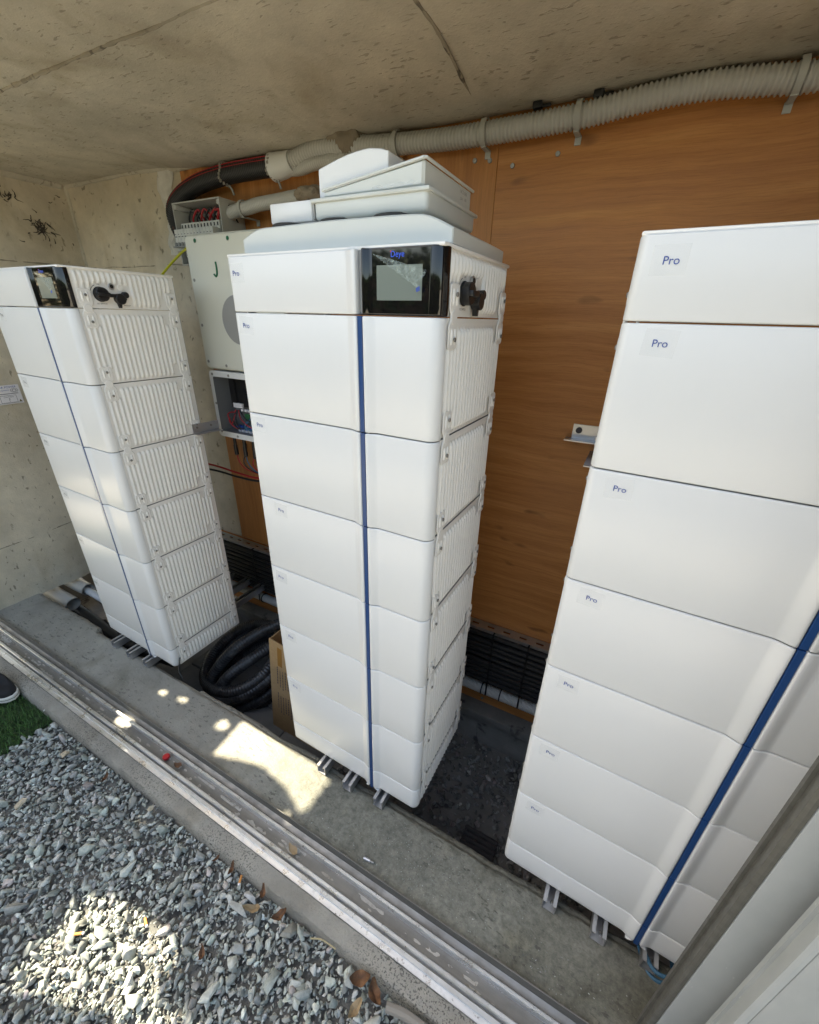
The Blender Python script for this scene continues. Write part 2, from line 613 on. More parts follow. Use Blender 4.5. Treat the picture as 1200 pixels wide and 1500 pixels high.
M['seam'] = concrete('seam_concrete', (.20, .18, .145), (.38, .34, .27), (.08, .07, .06), .56, 30)
seam('formwork_seam', [(-2.2, .12, ZC), (-1.09, .124, ZC), (.03, .133, ZC), (1.2, .135, ZC), (3, .14, ZC)], ceil, .007, 2)
seam('formwork_seam', [(.349, .135, ZC), (.348, .3, ZC), (.347, .45, ZC - .002), (.346, .63, ZC - .026), (.35, .82, ZC - .05)], ceil, .006, 3)

# left wall with broken foot, back wall, right wall
mb = MB()
vs, fs = wobble_grid(-.262, YB + .02, ZL - .015, ZC + .02, 40, 70,
                     lambda y, z: (XL + .006 * nz(y, z, 3) + (.012 * nz(y, z, 14) if z < .12 else 0), y,
                                   z + (max(0, .045 * nz(y, 1.7, 11) - .004) + .02 * abs(nz(y, 3, 37)) if z < ZL + .01 and y > 0 else 0)))
mb.add(vs, fs, 0, True)
mb.box(XL - .28, XL - .03, -.262, YB + .3, -.02, ZC + .1)
wl = struct('wall_left', mb, M['wall'])
seam('formwork_seam', [(XL, -.3, .335), (XL, .09, .341), (XL, .31, .355), (XL, .84, .36)], wl, .005, 4)
seam('formwork_seam', [(XL, -.3, 1.885), (XL, .41, 1.888), (XL, .84, 1.895)], wl, .004, 5)
mb = MB()
vs, fs = wobble_grid(XL - .02, XR, ZP - .1, ZC + .02, 80, 50, lambda x, z: (x, YB + .005 * nz(x, z, 3), z))
mb.add(vs, fs, 0, True)
mb.box(XL - .02, XR, YB + .03, YB + .28, ZP - .1, ZC + .1)
wb_ = struct('wall_back', mb, M['wall'])
seam('formwork_seam', [(XL, YB, 1.888), (-1.2, YB, 1.885), (0, YB, 1.88)], wb_, .004, 6)
mb = MB(); mb.box(XR, XR + .25, YE, YB + .3, ZP, ZC + .1)
struct('wall_right', mb, M['wall'])
# plaster coving in the corners
mb = MB()
mb.tube(resample(spline([(XL, -.3, ZC), (XL, .3, ZC), (XL, YB, ZC)], 20), .03), .022, 8)
mb.tube(resample(spline([(XL, YB, ZC), (-1.45, YB, ZC), (-.8, YB, ZC - .05), (0, YB, ZC - .05), (XR, YB, ZC - .05)], 20), .03), .020, 10, rf=lambda i: .014 + .005 * nz(i * .3, 2))
mb.tube(resample(spline([(XL, YB, ZC), (XL, YB, 1.5), (XL, YB, 0)], 20), .03), .012, 8, rf=lambda i: .012 + .005 * nz(i * .4, 5))
mb.build('corner_fillet', M['ceiling'], wb_)
# rough white plaster patch beside the plywood's left edge
mb = MB()
def patchfn(u, w):
    x = -1.37 + (.04 + .10 * abs(nz(w * 2.3, 7.7, 1)) + .07 * w) * u; z = 1.93 + .35 * w
    e = min(1, min(u, 1 - u, w * 1.5, 1) * 5 + .0)
    return (x + .05 * nz(w * 3, 2.2, 1) + .02 * nz(w * 9, 1, 1), YB - .002 - .013 * max(0, e) * (.7 + .6 * nz(u * 3, w * 9, 1.3)), z)
vs, fs = wobble_grid(0, 1, 0, 1, 14, 40, patchfn)
mb.add(vs, fs, 0, True)
mb.build('plaster_patch', M['plaster'], wb_)

# trench floor, inner steps
mb = MB()
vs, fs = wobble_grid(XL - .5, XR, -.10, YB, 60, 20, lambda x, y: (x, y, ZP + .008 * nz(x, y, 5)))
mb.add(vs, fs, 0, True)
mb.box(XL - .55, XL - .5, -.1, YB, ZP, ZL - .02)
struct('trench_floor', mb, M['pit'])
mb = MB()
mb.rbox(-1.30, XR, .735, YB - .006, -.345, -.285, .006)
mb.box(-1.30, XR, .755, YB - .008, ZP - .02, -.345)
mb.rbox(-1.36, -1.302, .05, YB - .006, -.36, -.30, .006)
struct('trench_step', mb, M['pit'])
# floor slabs of the trench between the left and the middle tower
slab_me = MB().rbox(0, .30, 0, .19, 0, .025, .004).mesh('paving_slab', M['pit'])
for i in range(4):
    for j in range(3):
        o = inst('paving_slab', slab_me, None, (-1.28 + i * .306, .14 + j * .196, ZP + .006 + .004 * random.random()), (random.uniform(-.02, .02), random.uniform(-.02, .02), random.uniform(-.02, .02)))
        o.parent = bpy.data.objects['trench_floor']

# ledge (sill slab) with worn inner edge and a lower step
mb = MB()
NX, NY = 260, 16
def edge_y(x):
    e = -.010 + .006 * nz(x, 0, 5) + .004 * nz(x, 4, 23)
    if x < -1.5: e += .025
    return e
def ledgefn(x, y):
    t = (y - (-.236)) / (.222)
    yy = -.236 + t * (edge_y(x) + .236)
    z = ZL + .0025 * nz(x, yy, 7) + .0012 * nz(x, yy, 30)
    if t > .93: z -= .010 * (t - .93) / .07 + .004 * abs(nz(x, 1, 30))
    if t > .99: z -= .004
    return (x, yy, z)
vs, fs = wobble_grid(XL - .02, XR, -.236, -.014, NX, NY, ledgefn)
mb.add(vs, fs, 0, True)
top_n = len(vs)
row = [vs[NY * (NX + 1) + i] for i in range(NX + 1)]
mb.add(row + [(x, y + .004, ZP) for x, y, z in row], [(i, i + 1, NX + 2 + i, NX + 1 + i) for i in range(NX)], 0, False)
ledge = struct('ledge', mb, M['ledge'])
mb = MB()
vs, fs = wobble_grid(-.62, 1.60, 0, 1, 90, 6, lambda x, t: (x, edge_y(x) - .002 + t * (.024 + .006 * nz(x, 2, 6)), ZL - .018 - .01 * t ** 3 + .002 * nz(x, t, 9)))
mb.add(vs, fs, 0, True)
row = [vs[6 * 91 + i] for i in range(91)]
mb.add(row + [(x, y, ZP) for x, y, z in row], [(i, i + 1, 92 + i, 91 + i) for i in range(90)])
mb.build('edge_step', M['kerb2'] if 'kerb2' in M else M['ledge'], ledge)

# kerb in front of the track
mb = MB()
prof = [(-.366, -.082), (-.385, -.0825), (-.402, -.084), (-.412, -.089), (-.418, -.10), (-.422, -.125), (-.425, -.17)]
N = 300
vs = []
for (y, z) in prof:
    for i in range(N + 1):
        x = XL - .1 + (XR - XL + .1) * i / N
        k = .5 if z > -.083 else 1.4
        vs.append((x, y + .003 * k * nz(x, z * 9, 9) + .0025 * k * nz(x, y * 40, 30), z + .0018 * nz(x, y * 30, 35)))
fs = [(j * (N + 1) + i, j * (N + 1) + i + 1, (j + 1) * (N + 1) + i + 1, (j + 1) * (N + 1) + i) for j in range(len(prof) - 1) for i in range(N)]
mb.add(vs, fs, 0, True)
struct('kerb', mb, M['kerb'])

# ------------------------------------------------------------------ sliding door track and leaves
trk = thing('sliding_door_track', 'long aluminium double sliding door track set into the concrete sill', 'door track', (0, -.30, -.08))
def ext(prof, name, mat):
    m = MB(); m.prism([(y + .30, z + .08) for y, z in prof], 'x', XL + .01, XR, 0, False)
    return m.build(name, mat, trk)
ext([(-.2375, -.10), (-.2375, -.026), (-.2405, -.026), (-.2415, -.062), (-.262, -.072), (-.262, -.0775), (-.366, -.0775), (-.366, -.10)], 'track_base', m_alu('track_base_shaded_alloy', (.25, .245, .23), .45, .35, .75))  # shadow on the inner frame put into the darker base metal
for yc in (-.2705, -.3255):
    ext([(yc - .0065, -.0772), (yc - .0065, -.058), (yc - .004, -.0545), (yc + .004, -.0545), (yc + .0065, -.058), (yc + .0065, -.0772)], 'rail', M['alu'])
ext([(-.338, -.0772), (-.338, -.066), (-.349, -.066), (-.351, -.0715), (-.3655, -.0725), (-.3655, -.0772)], 'outer_flange', M['alu'])
# dirt in the groove
mb = MB()
def dirtfn(x, t):
    y = -.279 - t * .038
    h = max(0, nz(x, t, 6, 3) + .5 * nz(x, t * 3, 45, 1) - .12) * .011 * math.sin(math.pi * t) ** .5 * (1 if x < .3 else .5)
    return (x, y, -.0785 + h)
vs, fs = wobble_grid(-2.1, 1.4, 0, 1, 700, 6, dirtfn)
mb.add(vs, fs, 0, True)
tag(mb.build('groove_dirt', concrete('mortar_dirt', (.36, .34, .30), (.52, .50, .46), (.16, .14, .11), .55, 60, grit=.9)), 'pale mortar dust and dirt lying in the track groove', 'dirt', kind='stuff')


def door_leaf(label, x0, x1, y0, y1, handle):
    t = thing('sliding_door_leaf', label, 'door', (x0, (y0 + y1) / 2, -.05))
    oy = (y0 + y1) / 2
    m = MB(); m.rbox(.012, x1 - x0, y0 - oy, y1 - oy, .0, 2.27, .004)
    m.build('leaf_panel', M['door'], t)
    m = MB()
    m.prism([(0, y0 - oy + .003), (.006, y0 - oy + .001), (.0115, y0 - oy + .001), (.0115, y1 - oy - .001), (.004, y1 - oy - .001), (0, y1 - oy - .004),
             (0, y1 - oy - .012), (.005, y1 - oy - .013), (.005, y0 - oy + .013), (0, y0 - oy + .012)], 'z', .0, 2.27)
    m.build('edge_profile', M['alu_seal'] if handle else M['door'], t)
    if handle:
        m = MB()
        m.prism(rrect(.05, .20, .016, 5, .044, 1.185), 'y', y0 - oy - .0035, y0 - oy + .001, 0, True, .0012)
        hp = m.build('handle_plate', M['door'], t)
        m = MB(); m.prism(rrect(.034, .17, .012, 5, .044, 1.185), 'y', y0 - oy - .0045, y0 - oy - .003, 0, True, .0006)
        m.build('handle_recess', M['greyplastic'], hp)
    return t


door_leaf('grey sliding door leaf with dark edge profile and recessed handle, nearest tower', 1.322, 2.35, -.246, -.205, True)
door_leaf('grey sliding door leaf in front of the other, at bottom right corner', 1.372, 2.45, -.318, -.274, False)

# ------------------------------------------------------------------ plywood cladding
def panel(name, label, x0, x1, z0, z1, mat, y=YW):
    m = MB(); m.rbox(x0, x1, y, YB - .008, z0, z1, .0015, 1)
    return tag(m.build(name, mat), label, 'wood panel', 'plywood sheets on the back wall')
pw_r = panel('plywood_sheet', 'big orange brown plywood sheet with horizontal grain behind the right tower', .408, 2.62, .275, 2.262, M['wood_r'])
pw_l = panel('plywood_sheet', 'plywood sheet with upright grain behind the middle tower and covers', -1.165, .4068, .285, 2.262, M['wood_l'], YW + .002)
pw_d = panel('plywood_sheet', 'dark lower plywood strip behind the black cable bundle', -1.42, 2.62, -.284, .272, M['wood_d'], YW + .003)
for o, ps in ((pw_r, [(.459, 2.115), (.60, 2.13), (.62, -.0)][:2]), (pw_l, [(.327, 2.142), (.38, 2.137)]), (pw_d, [(.60, -.255), (.90, -.24)])):
    for x, z in ps:
        m = MB(); m.cyl((x, YW - .003, z), 'y', .0075, .006, 12, 0, .001); m.build('screw', M['screw'], o)

# ------------------------------------------------------------------ battery towers
W, D, HB, HM, HC = .60, .409, .1139, .25795, .1247
def arc(cx, cy, r, a0, a1, n):
    return [(cx + r * math.cos(R(a0 + (a1 - a0) * k / n)), cy + r * math.sin(R(a0 + (a1 - a0) * k / n))) for k in range(n + 1)]
def sstep(t): return t * t * (3 - 2 * t)
FD = .0095
PL = [(0, .031)] + arc(.016, .016, .016, 180, 270, 6) + [(x, 0) for x in (.06, .15, .25, .33, .366)] + \
     [(.366 + .030 * t, -FD * sstep(t)) for t in (.15, .3, .45, .6, .75, .9, 1)] + [(.3992, -FD + .0006), (.4005, -FD + .003), (.4005, .012)]
def right_prof(fw): return [(.4155, .012), (.4155, -FD + .003), (.4168, -FD + .0006), (.419, -FD)] + [(.419 + fw * t, -FD * (1 - sstep(t))) for t in (.1, .25, .4, .55, .7, .85, 1)] + \
     [(.48, 0), (.53, 0), (.566, 0)] + arc(.574, .026, .026, 270, 360, 8) + [(.60, .031)]
PR = right_prof(.028)


def front_mesh(name, prof, h, mat, foot=0.0):
    """curved front cover: open profile swept upward, with rolled top and bottom edge"""
    n = len(prof)
    P = [Vector(p) for p in prof]
    nor = []
    for i in range(n):
        t = (P[min(i + 1, n - 1)] - P[max(i - 1, 0)]).normalized()
        nor.append(Vector((-t.y, t.x)))         # inwards
    g = .0013
    rows = [(g, .0045), (g + .0004, .0016), (g + .0016, .0004), (g + .003, 0), (h - g - .003, 0), (h - g - .0016, .0004), (h - g - .0004, .0016), (h - g, .0045)]
    if foot:
        rows = [(0, .020), (.0015, .012), (.006, .005), (.014, .0012), (.026, 0)] + rows[4:]
    vs = []
    for z, ins in rows:
        for i in range(n):
            q = P[i] + nor[i] * ins
            vs.append((q.x, q.y, z))
    fs = [(r * n + i, r * n + i + 1, (r + 1) * n + i + 1, (r + 1) * n + i) for r in range(len(rows) - 1) for i in range(n - 1)]
    return MB().add(vs, fs, 0, True).mesh(name, mat, 50)


RIB_P, RIB_N = .0184, 19
RIB_0 = .0455
def side_mesh(name, h, kind, mat, mirror=False):
    """pressed side panel with upright ribs; flat pads where clamps and switches sit"""
    ys = [.034]
    for k in range(RIB_N):
        c = RIB_0 + RIB_P * (k + .25)
        ys += [c + RIB_P * d for d in (-.36, -.29, -.20, -.08, .08, .20, .29, .36)]
    ys += [D - .002]
    ys = sorted(ys)
    if kind == 'base':
        zs = [.0, .012, .016, .020, .024, .030, .072, .078, .082, .086, .091, .0965, .0975, .0985, h - .0015]
    elif kind == 'control':
        zs = [.0015, .009, .013, .017, .021, .026, .055, .076, .080, .084, .088, .094, .106, .110, .114, .118, h - .0015]
    else:
        zs = [.0015, .010, .0135, .017, .021, .026, .047, .051, .055, .059, .064, .12, .190, .196, .200, .204, .208, .226, .230, .234, .238, .2455, .2465, .2475, h - .0015]
    def prof(a, b, z):
        e = min((z - a) / .010, (b - z) / .010)
        return max(0., min(1., e)) ** .5 if e > 0 else 0.
    def hgt(y, z):
        k = round((y - RIB_0) / RIB_P - .25)
        c = RIB_0 + RIB_P * (k + .25)
        u = abs(y - c) / (RIB_P * .36)
        rib = math.cos(min(1, u) * math.pi / 2) ** .8 if 0 <= k < RIB_N else 0
        if kind == 'base':
            a, b = .012, .089
            if k < 3 or k > RIB_N - 4: b = .055
        elif kind == 'control':
            a, b = .010, .117
            if k < 3: a = .073
            elif k < 10: a = .080
            elif k > RIB_N - 4: a = .068
        else:
            a, b = .010, .237
            if k < 3 or k > RIB_N - 4: a, b = .052, .203
        v = .0082 * rib * prof(a, b, z)
        if kind in ('module', 'base') and h - .0125 < z: v = .0022
        return v
    vs = []
    for z in zs:
        for y in ys:
            x = W - .0065 + hgt(y, z)
            vs.append(((W - x) if mirror else x, y, z))
    n = len(ys)
    fs = [(r * n + i, r * n + i + 1, (r + 1) * n + i + 1, (r + 1) * n + i) for r in range(len(zs) - 1) for i in range(n - 1)]
    return MB().add(vs, fs, 0, True).mesh(name, mat, 60)


ME = {}
for kind, h in (('module', HM), ('control', HC), ('base', HB)):
    ft = 1.0 if kind == 'base' else 0
    ME[kind, 'L'] = front_mesh('front_panel', PL, h, M['white'], ft)
    ME[kind, 'R'] = front_mesh('front_panel', right_prof(.014) if kind == 'control' else PR, h, M['glass'] if kind == 'control' else M['white'], ft)
    ME[kind, 'S'] = side_mesh('side_panel', h, kind, M['side'])
    ME[kind, 'SL'] = side_mesh('side_panel', h, kind, M['side'], True)
    b = MB(); b.box(.007, W - .007, .014, D, .002 if not ft else .004, h - .0022)
    b.box(.403, .413, .004, .02, .003, h - .003)
    ME[kind, 'B'] = b.mesh('case', M['body'])
    b = MB()
    z0 = .0015 if not ft else .006
    b.prism([(.4018, .012), (.4018, -FD + .0025), (.4030, -FD + .001), (.4132, -FD + .001), (.4144, -FD + .0025), (.4144, .012)], 'z', z0, h - .0015, 0, True, .001)
    ME[kind, 'strip'] = b.mesh('accent_strip', M['blue'])
b = MB(); b.rbox(.001, W - .001, .004, D + .002, HC - .0035, HC + .004, .003)
ME['lid'] = b.mesh('top_lid', M['side'])
# clamp plate joining two modules (in the y-z plane, thickness along x)
def clamp_mesh():
    hw, hh = .0225, .0635
    pts = []
    def half(sy):
        return [(hw - .006, .0), ]
    out = [(hw * .62, -.012), (hw * .80, -.0165)] 
    top = [(.0135, 0), (.0155, .008), (.0205, .0135), (.0225, .019), (.0225, hh - .009), (.0205, hh - .0035), (.0155, hh), (-.0155, hh), (-.0205, hh - .0035), (-.0225, hh - .009), (-.0225, .019), (-.0205, .0135), (-.0155, .008), (-.0135, 0)]
    bot = [(-a, -b) for a, b in top[1:-1]]
    outl = top + bot
    m = MB()
    m.prism(outl, 'x', 0, .0042, 0, True, .0014)
    for sg in (1, -1):
        for yy in (-.0085, .0085):
            pts = [(0.0030, yy, sg * (.022 + .032 * k / 8)) for k in range(9)]
            m.tube(pts, .0046, 8, rf=lambda i: .0046 * (1 - (abs(i - 4) / 4.2) ** 4) ** .5)
    m.cyl((0.001, 0, 0), 'x', .0145, .0046, 18, 0, .001)
    return m.mesh('clamp_plate', M['side'], 40)
ME['clamp'] = clamp_mesh()
b = MB(); b.cyl((0, 0, 0), 'x', .0048, .0035, 12, 0, .001); b.cyl((.003, 0, 0), 'x', .0021, .0009, 6, 0)
ME['screw'] = b.mesh('screw', M['screw'])

_txt = {}
def text_mesh(body, size, mat, align='CENTER', extr=0.0):
    key = (body, size, mat.name)
    if key in _txt: return _txt[key]
    cu = bpy.data.curves.new('txt', 'FONT')
    cu.body = body; cu.size = size; cu.align_x = align; cu.align_y = 'CENTER'; cu.extrude = extr
    ob = bpy.data.objects.new('txt', cu); COL.objects.link(ob)
    dg = bpy.context.evaluated_depsgraph_get()
    me = bpy.data.meshes.new_from_object(ob.evaluated_get(dg))
    me.name = 'lettering'
    me.materials.clear(); me.materials.append(mat)
    bpy.data.objects.remove(ob); bpy.data.curves.remove(cu)
    _txt[key] = me
    return me
FRONT = (R(90), 0, 0)          # text lying in x-z plane, read from -y
SIDE = (R(90), 0, R(90))       # read from +x

film_me = MB().add([(-.5, 0, -.5), (.5, 0, -.5), (.5, 0, .5), (-.5, 0, .5)], [(0, 1, 2, 3)]).mesh('sticker_film', M['sticker'])

# control unit extras
def knob_parts(u):
    yk, zk = .117, .047
    xo = W - .005
    m = MB()
    m.cyl((xo, yk, zk), 'x', .0245, .004, 28, 0, .001)
    m.cyl((xo + .003, yk, zk), 'x', .0225, .018, 28, 0, .002)
    k = m.build('rotary_switch', M['black'], u)
    m = MB(); m.rbox(xo + .018, xo + .031, yk - .021, yk + .021, zk - .006, zk + .006, .003)
    m.rbox(xo + .010, xo + .018, yk + .016, yk + .052, zk - .009, zk + .003, .003)
    m.build('switch_handle', M['black'], u)
    m = MB()
    yc, zc = .176, .034
    m.cyl((xo, yc, zc), 'x', .018, .022, 20, 0, .002)
    m.prism([(yc - .012, zc - .012), (yc + .002, zc - .012), (yc - .002, zc - .030), (yc - .008, zc - .030)], 'x', xo + .004, xo + .016)
    m.cyl((xo, yc + .022, zc + .014), 'x', .0105, .020, 16, 0, .002)
    m.rbox(xo + .004, xo + .016, yc, yc + .024, zc - .004, zc + .018, .003)
    m.build('socket_cap', M['black'], u)
    m = MB(); m.cyl((xo, .160, .074), 'x', .0105, .005, 20, 0, .0012); m.build('button_ring', M['steel'], u)
    m = MB(); m.cyl((xo + .002, .160, .074), 'x', .0062, .005, 16, 0, .001); m.build('push_button', M['black'], u)
    m = MB(); m.cyl((xo, .192, .072), 'x', .0105, .0025, 18, 0, .001); m.build('blind_plug', M['side'], u)
    m = MB()
    pts = [(xo + .0006, yk + .031 * math.cos(R(a)), zk + .031 * math.sin(R(a))) for a in range(112, 166, 6)]
    for a, b in zip(pts[:-1], pts[1:]):
        a = Vector(a); b = Vector(b); cdir = Vector((0, yk, zk))
        o1 = (Vector((0, a.y, a.z)) - cdir).normalized() * .0008; o2 = (Vector((0, b.y, b.z)) - cdir).normalized() * .0008
        m.add([a - o1, a + o1, b + o2, b - o2], [(0, 1, 2, 3)])
    m.build('printed_arc', M['ink_dark'], u)
    for body, yy, zz, s in (('ON', .118, .0785, .006), ('OFF', .083, .050, .006), ('DC SWITCH', .116, .0165, .0062), ('WAKEUP', .202, .013, .006)):
        o = inst('lettering', text_mesh(body, s, M['ink_dark']), u, (xo + .0008, yy, zz), SIDE)
    m = MB()
    for a in range(0, 360, 20):
        a0, a1 = R(a), R(a + 20)
        m.add([(xo + .0007, .181 + r * math.cos(q), .0905 + r * math.sin(q)) for r, q in ((.0028, a0), (.0040, a0), (.0040, a1), (.0028, a1))], [(0, 1, 2, 3)])
    m.build('printed_symbol', M['ink_dark'], u)


def screen_parts(u, film=True):
    y = -.0009
    m = MB(); m.add([(.437, y, .024), (.566, y, .024), (.566, y, .119), (.437, y, .119)], [(0, 1, 2, 3)])
    # the flat display window, slightly proud of the curved bezel
    m = MB(); m.rbox(.438, .573, -.0016, .004, .004, .1205, .0007, 1)
    m.build('display_glass', M['glass'], u)
    m = MB(); m.add([(.450, -.0022, .029), (.556, -.0022, .029), (.556, -.0022, .092), (.450, -.0022, .092)], [(0, 1, 2, 3)])
    m.build('lcd_screen', M['lcd'], u)
    inst('lettering', text_mesh('Deye', .0150, M['logo_blue']), u, (.500, -.0036, .1100), FRONT)
    m = MB(); m.cyl((.4845, -.0037, .1150), 'y', .0014, .0003, 10); m.build('logo_dot', M['logo_red'], u)
    if film:
        m = MB()
        A, B, C_ = Vector((.440, -.0026, .113)), Vector((.568, -.005, .081)), Vector((.551, -.010, .050))
        n = 9
        idx = {}
        vs = []; fs = []
        for i in range(n + 1):
            for j in range(i + 1):
                t = i / n; s = j / i if i else 0
                p = A + (B - A) * t * (1 - s) + (C_ - A) * t * s
                p.y -= abs(nz(p.x * 60, p.z * 60, 1, 2)) * .006 * t
                idx[i, j] = len(vs); vs.append(p)
        for i in range(n):
            for j in range(i + 1):
                fs.append((idx[i, j], idx[i + 1, j], idx[i + 1, j + 1]))
                if j < i: fs.append((idx[i, j], idx[i + 1, j + 1], idx[i, j + 1]))
        m.add(vs, fs, 0, True)
        m.build('peeling_film', M['film_peel'], u)
        m = MB(); m.add([(.548, -.0135, .050), (.556, -.012, .054), (.557, -.012, .046), (.550, -.0135, .043)], [(0, 1, 2, 3)])
        m.build('pull_tab', M['ink_blue'], u)


def tower(label, loc, rz, pro, ink, lean=0.0, pro_size=.0165):
    t = thing('battery_tower', label, 'battery', loc, rz, 'stacked battery towers on steel channels')
    z = 0.0
    units = [('base', HB)] + [('module', HM)] * 6 + [('control', HC)]
    names = {'base': 'base_unit', 'module': 'battery_module', 'control': 'control_unit'}
    seams = []
    for i, (k, h) in enumerate(units):
        u = inst(names[k], ME[k, 'B'], t, (0, 0, z))
        inst('front_panel', ME[k, 'L'], u); inst('front_panel', ME[k, 'R'], u)
        inst('side_panel', ME[k, 'S'], u); inst('side_panel', ME[k, 'SL'], u)
        if k != 'control': inst('accent_strip', ME[k, 'strip'], u)
        if k == 'control':
            inst('top_lid', ME['lid'], u)
            knob_parts(u); screen_parts(u)
        if k != 'control':
            for ys in (.047 + .0155, D - .0285):
                for sx in (1, -1):
                    c = inst('clamp_plate', ME['clamp'], u, (W - .0035 if sx > 0 else .0035, ys, h), None, (sx, 1, 1))
                    for dz in (.043, -.043):
                        if k == 'base' and dz < 0: dz = -.043
                        inst('screw', ME['screw'], u, (W + .0035 if sx > 0 else -.0035, ys + .001, h + dz), None, (sx, 1, 1))
        if k != 'base':
            j = 7 - i                     # 0 = control, 1.. = modules downwards
            px, pz = pro[j]
            if px is not None:
                inst('lettering', text_mesh('Pro', pro_size, ink), u, (px, -.0009, pz - z), FRONT)
                fo = inst('sticker_film', film_me, u, (px + .003 * random.uniform(-1, 1), -.0005, pz - z + .001), (0, random.uniform(-.08, .08), 0), (.050, 1, .042))
        z += h
    return t


PZ = [1.748, 1.630, 1.371, 1.112, .852, .594, .335]
t1 = tower('white battery tower standing at the left beside the concrete wall', (-1.39287, .00955, 0), -.02019, list(zip([.066, .072, .061, .053, .058, .041, .038], PZ)), M['ink_dark'])
t2 = tower('white battery tower in the middle with grey covers stacked on its top', (0, 0, 0), -.02241, list(zip([.032, .044, .045, .089, .050, .060, .048], PZ)), M['ink_blue'])
t3 = tower('white battery tower at the right, nearest the sliding door', (.92402, .00304, 0), -.04338, list(zip([.051, .065, .062, .063, .062, .061, .059], PZ)), M['ink_blue'])

# ------------------------------------------------------------------ strut channels under the towers
def strut_mesh():
    w, h, l = .041, .041, .011
    pr = [(-w / 2, 0), (w / 2, 0), (w / 2, h), (w / 2 - l, h), (w / 2 - l, h - .006), (w / 2 - l + .0025, h - .006), (w / 2 - l + .0025, h - .0025), (w / 2 - .0025, h - .0025),
          (w / 2 - .0025, .0025), (-w / 2 + .0025, .0025), (-w / 2 + .0025, h - .0025), (-w / 2 + l - .0025, h - .0025), (-w / 2 + l - .0025, h - .006), (-w / 2 + l, h - .006), (-w / 2 + l, h), (-w / 2, h)]
    return MB().prism(pr, 'y', 0, .86, 0).mesh('strut_channel', M['steel'])
SM = strut_mesh()
where = ['under the left tower', 'under the middle tower', 'under the right tower']
for g, xs in enumerate(((-1.270, -1.12, -.985), (.182, .312, .452), (1.09, 1.235, 1.372))):
    for k, x in enumerate(xs):
        o = inst('strut_channel', SM, None, (x, -.046 - .005 * (k % 2), -.0412), (0, 0, (-.02, -.022, -.043)[g]))
        tag(o, 'steel strut channel %s, %s' % (where[g], ('leftmost of its three', 'middle one of its three', 'rightmost of its three')[k]), 'channel', 'steel channels carrying the towers')
        m = MB(); m.cyl((.008, .025, .0025), 'z', .006, .008, 6); m.build('bolt', M['screw'], o)

# ------------------------------------------------------------------ covers stacked on the middle tower
ZT = HB + 6 * HM + HC + .0045
# bottom: long arched cover, lying face down
c1 = thing('equipment_cover', 'long pale grey metal cover lowest on the middle tower', 'cover', (.30, .05, ZT))
m = MB()
L0, L1 = -.285, .288
prof = [(L0, .004), (L0, .036)] + [(L0 + .075 * t, .036 + .021 * math.sin(t * math.pi / 2)) for t in (.2, .4, .6, .8, 1)] + [(L0 + .2, .0590), (0, .0600), (L1 - .14, .0590)] + \
       [(L1 - .085 + .085 * t, .0575 - .0275 * (1 - math.cos(t * math.pi / 2))) for t in (0, .2, .4, .6, .8, 1)] + [(L1, .004)]
m.prism(prof, 'y', 0.0, .345, 0, True, .003)
m.build('cover_shell', M['cover'], c1)
m = MB(); m.box(L0 + .02, L1 - .02, .02, .32, .0, .004); m.build('gasket', M['fan'], c1)
# middle: tray with three fan rings below, and white block at its left end
c2 = thing('equipment_cover', 'shallow tray cover with white end block between two other covers', 'cover', (.35, .09, ZT + .066))
def tray(x0, x1, y0, y1, z0, z1, name, parent, rim=.006):
    m = MB()
    m.rbox(x0, x1, y0, y1, z0, z1, .010, 3)
    m.rbox(x0 - rim, x1 + rim, y0 - rim, y1 + rim, z1 - .010, z1 - .002, .003, 2)
    return m.build(name, M['cover'], parent)
tray(-.135, .160, .0, .28, .003, .047, 'tray_shell', c2)
m = MB(); m.rbox(-.272, -.142, .0, .20, .004, .046, .004); m.build('end_block', M['white'], c2)
m = MB()
for k in range(9): m.box(-.1415, -.137, .004 + k * .02, .018 + k * .02, .008, .04)
m.build('grille', M['grey_disc'], c2)
for xx in (-.235, -.085, .065):
    m = MB(); m.cyl((xx, .050, -.004), 'z', .060, .0095, 32, 0, .003); m.build('fan_ring', M['fan'], c2)
# top: arched end cover plus tray tilted down towards the right
c3 = thing('equipment_cover', 'tilted tray cover with arched white end, topmost of the stack', 'cover', (.35, .10, ZT + .110))
Mx = Matrix.Rotation(R(4.2), 4, 'X') @ Matrix.Rotation(R(0.0), 4, 'Y')
m = MB()
wpts = [(-.112, .002), (.140, .002), (.146, .008), (.146, .046), (.142, .049), (-.112, .016)]
m.prism(wpts, 'y', -.002, .27, 0, True, .006)
m.tube([(-.112, -.004, .0165), (.146, -.004, .0495), (.150, .0, .0500), (.150, .272, .0500)], .0032, 6)
m.build('tray_shell', M['cover'], c3)
m = MB()
prof = [(-.133, .004), (-.133, .061)] + [(-.133 + .14 * t, .061 + .023 * math.sin(t * math.pi / 2)) for t in (.15, .3, .45, .6, .75, .9, 1)] + [(.035, .080), (.054, .074), (.054, .004)]
m.prism(prof, 'y', .012, .17, 0, True, .002)
m.build('arched_end', M['white'], c3)
m = MB()
vs, fs = wobble_grid(0, 1, 0, 1, 8, 4, lambda u, v: (.035 + .10 * u, -.010 - .02 * v - .006 * nz(u * 4, v * 3), .012 - .012 * v + .004 * nz(u * 6, v * 5, 1, 3)))
m.add(vs, fs, 0, True); m.build('loose_film', M['film'], c3)
for k, (yy, zz, s, body) in enumerate(((.205, .036, .010, '1 K 2'), (.23, .036, .009, 'E-03'), (.205, .022, .009, '0 4'), (.232, .024, .008, 'A71'))):
    inst('lettering', text_mesh(body, s, M['ink_dark']), c3, (.1465, yy, zz), SIDE)

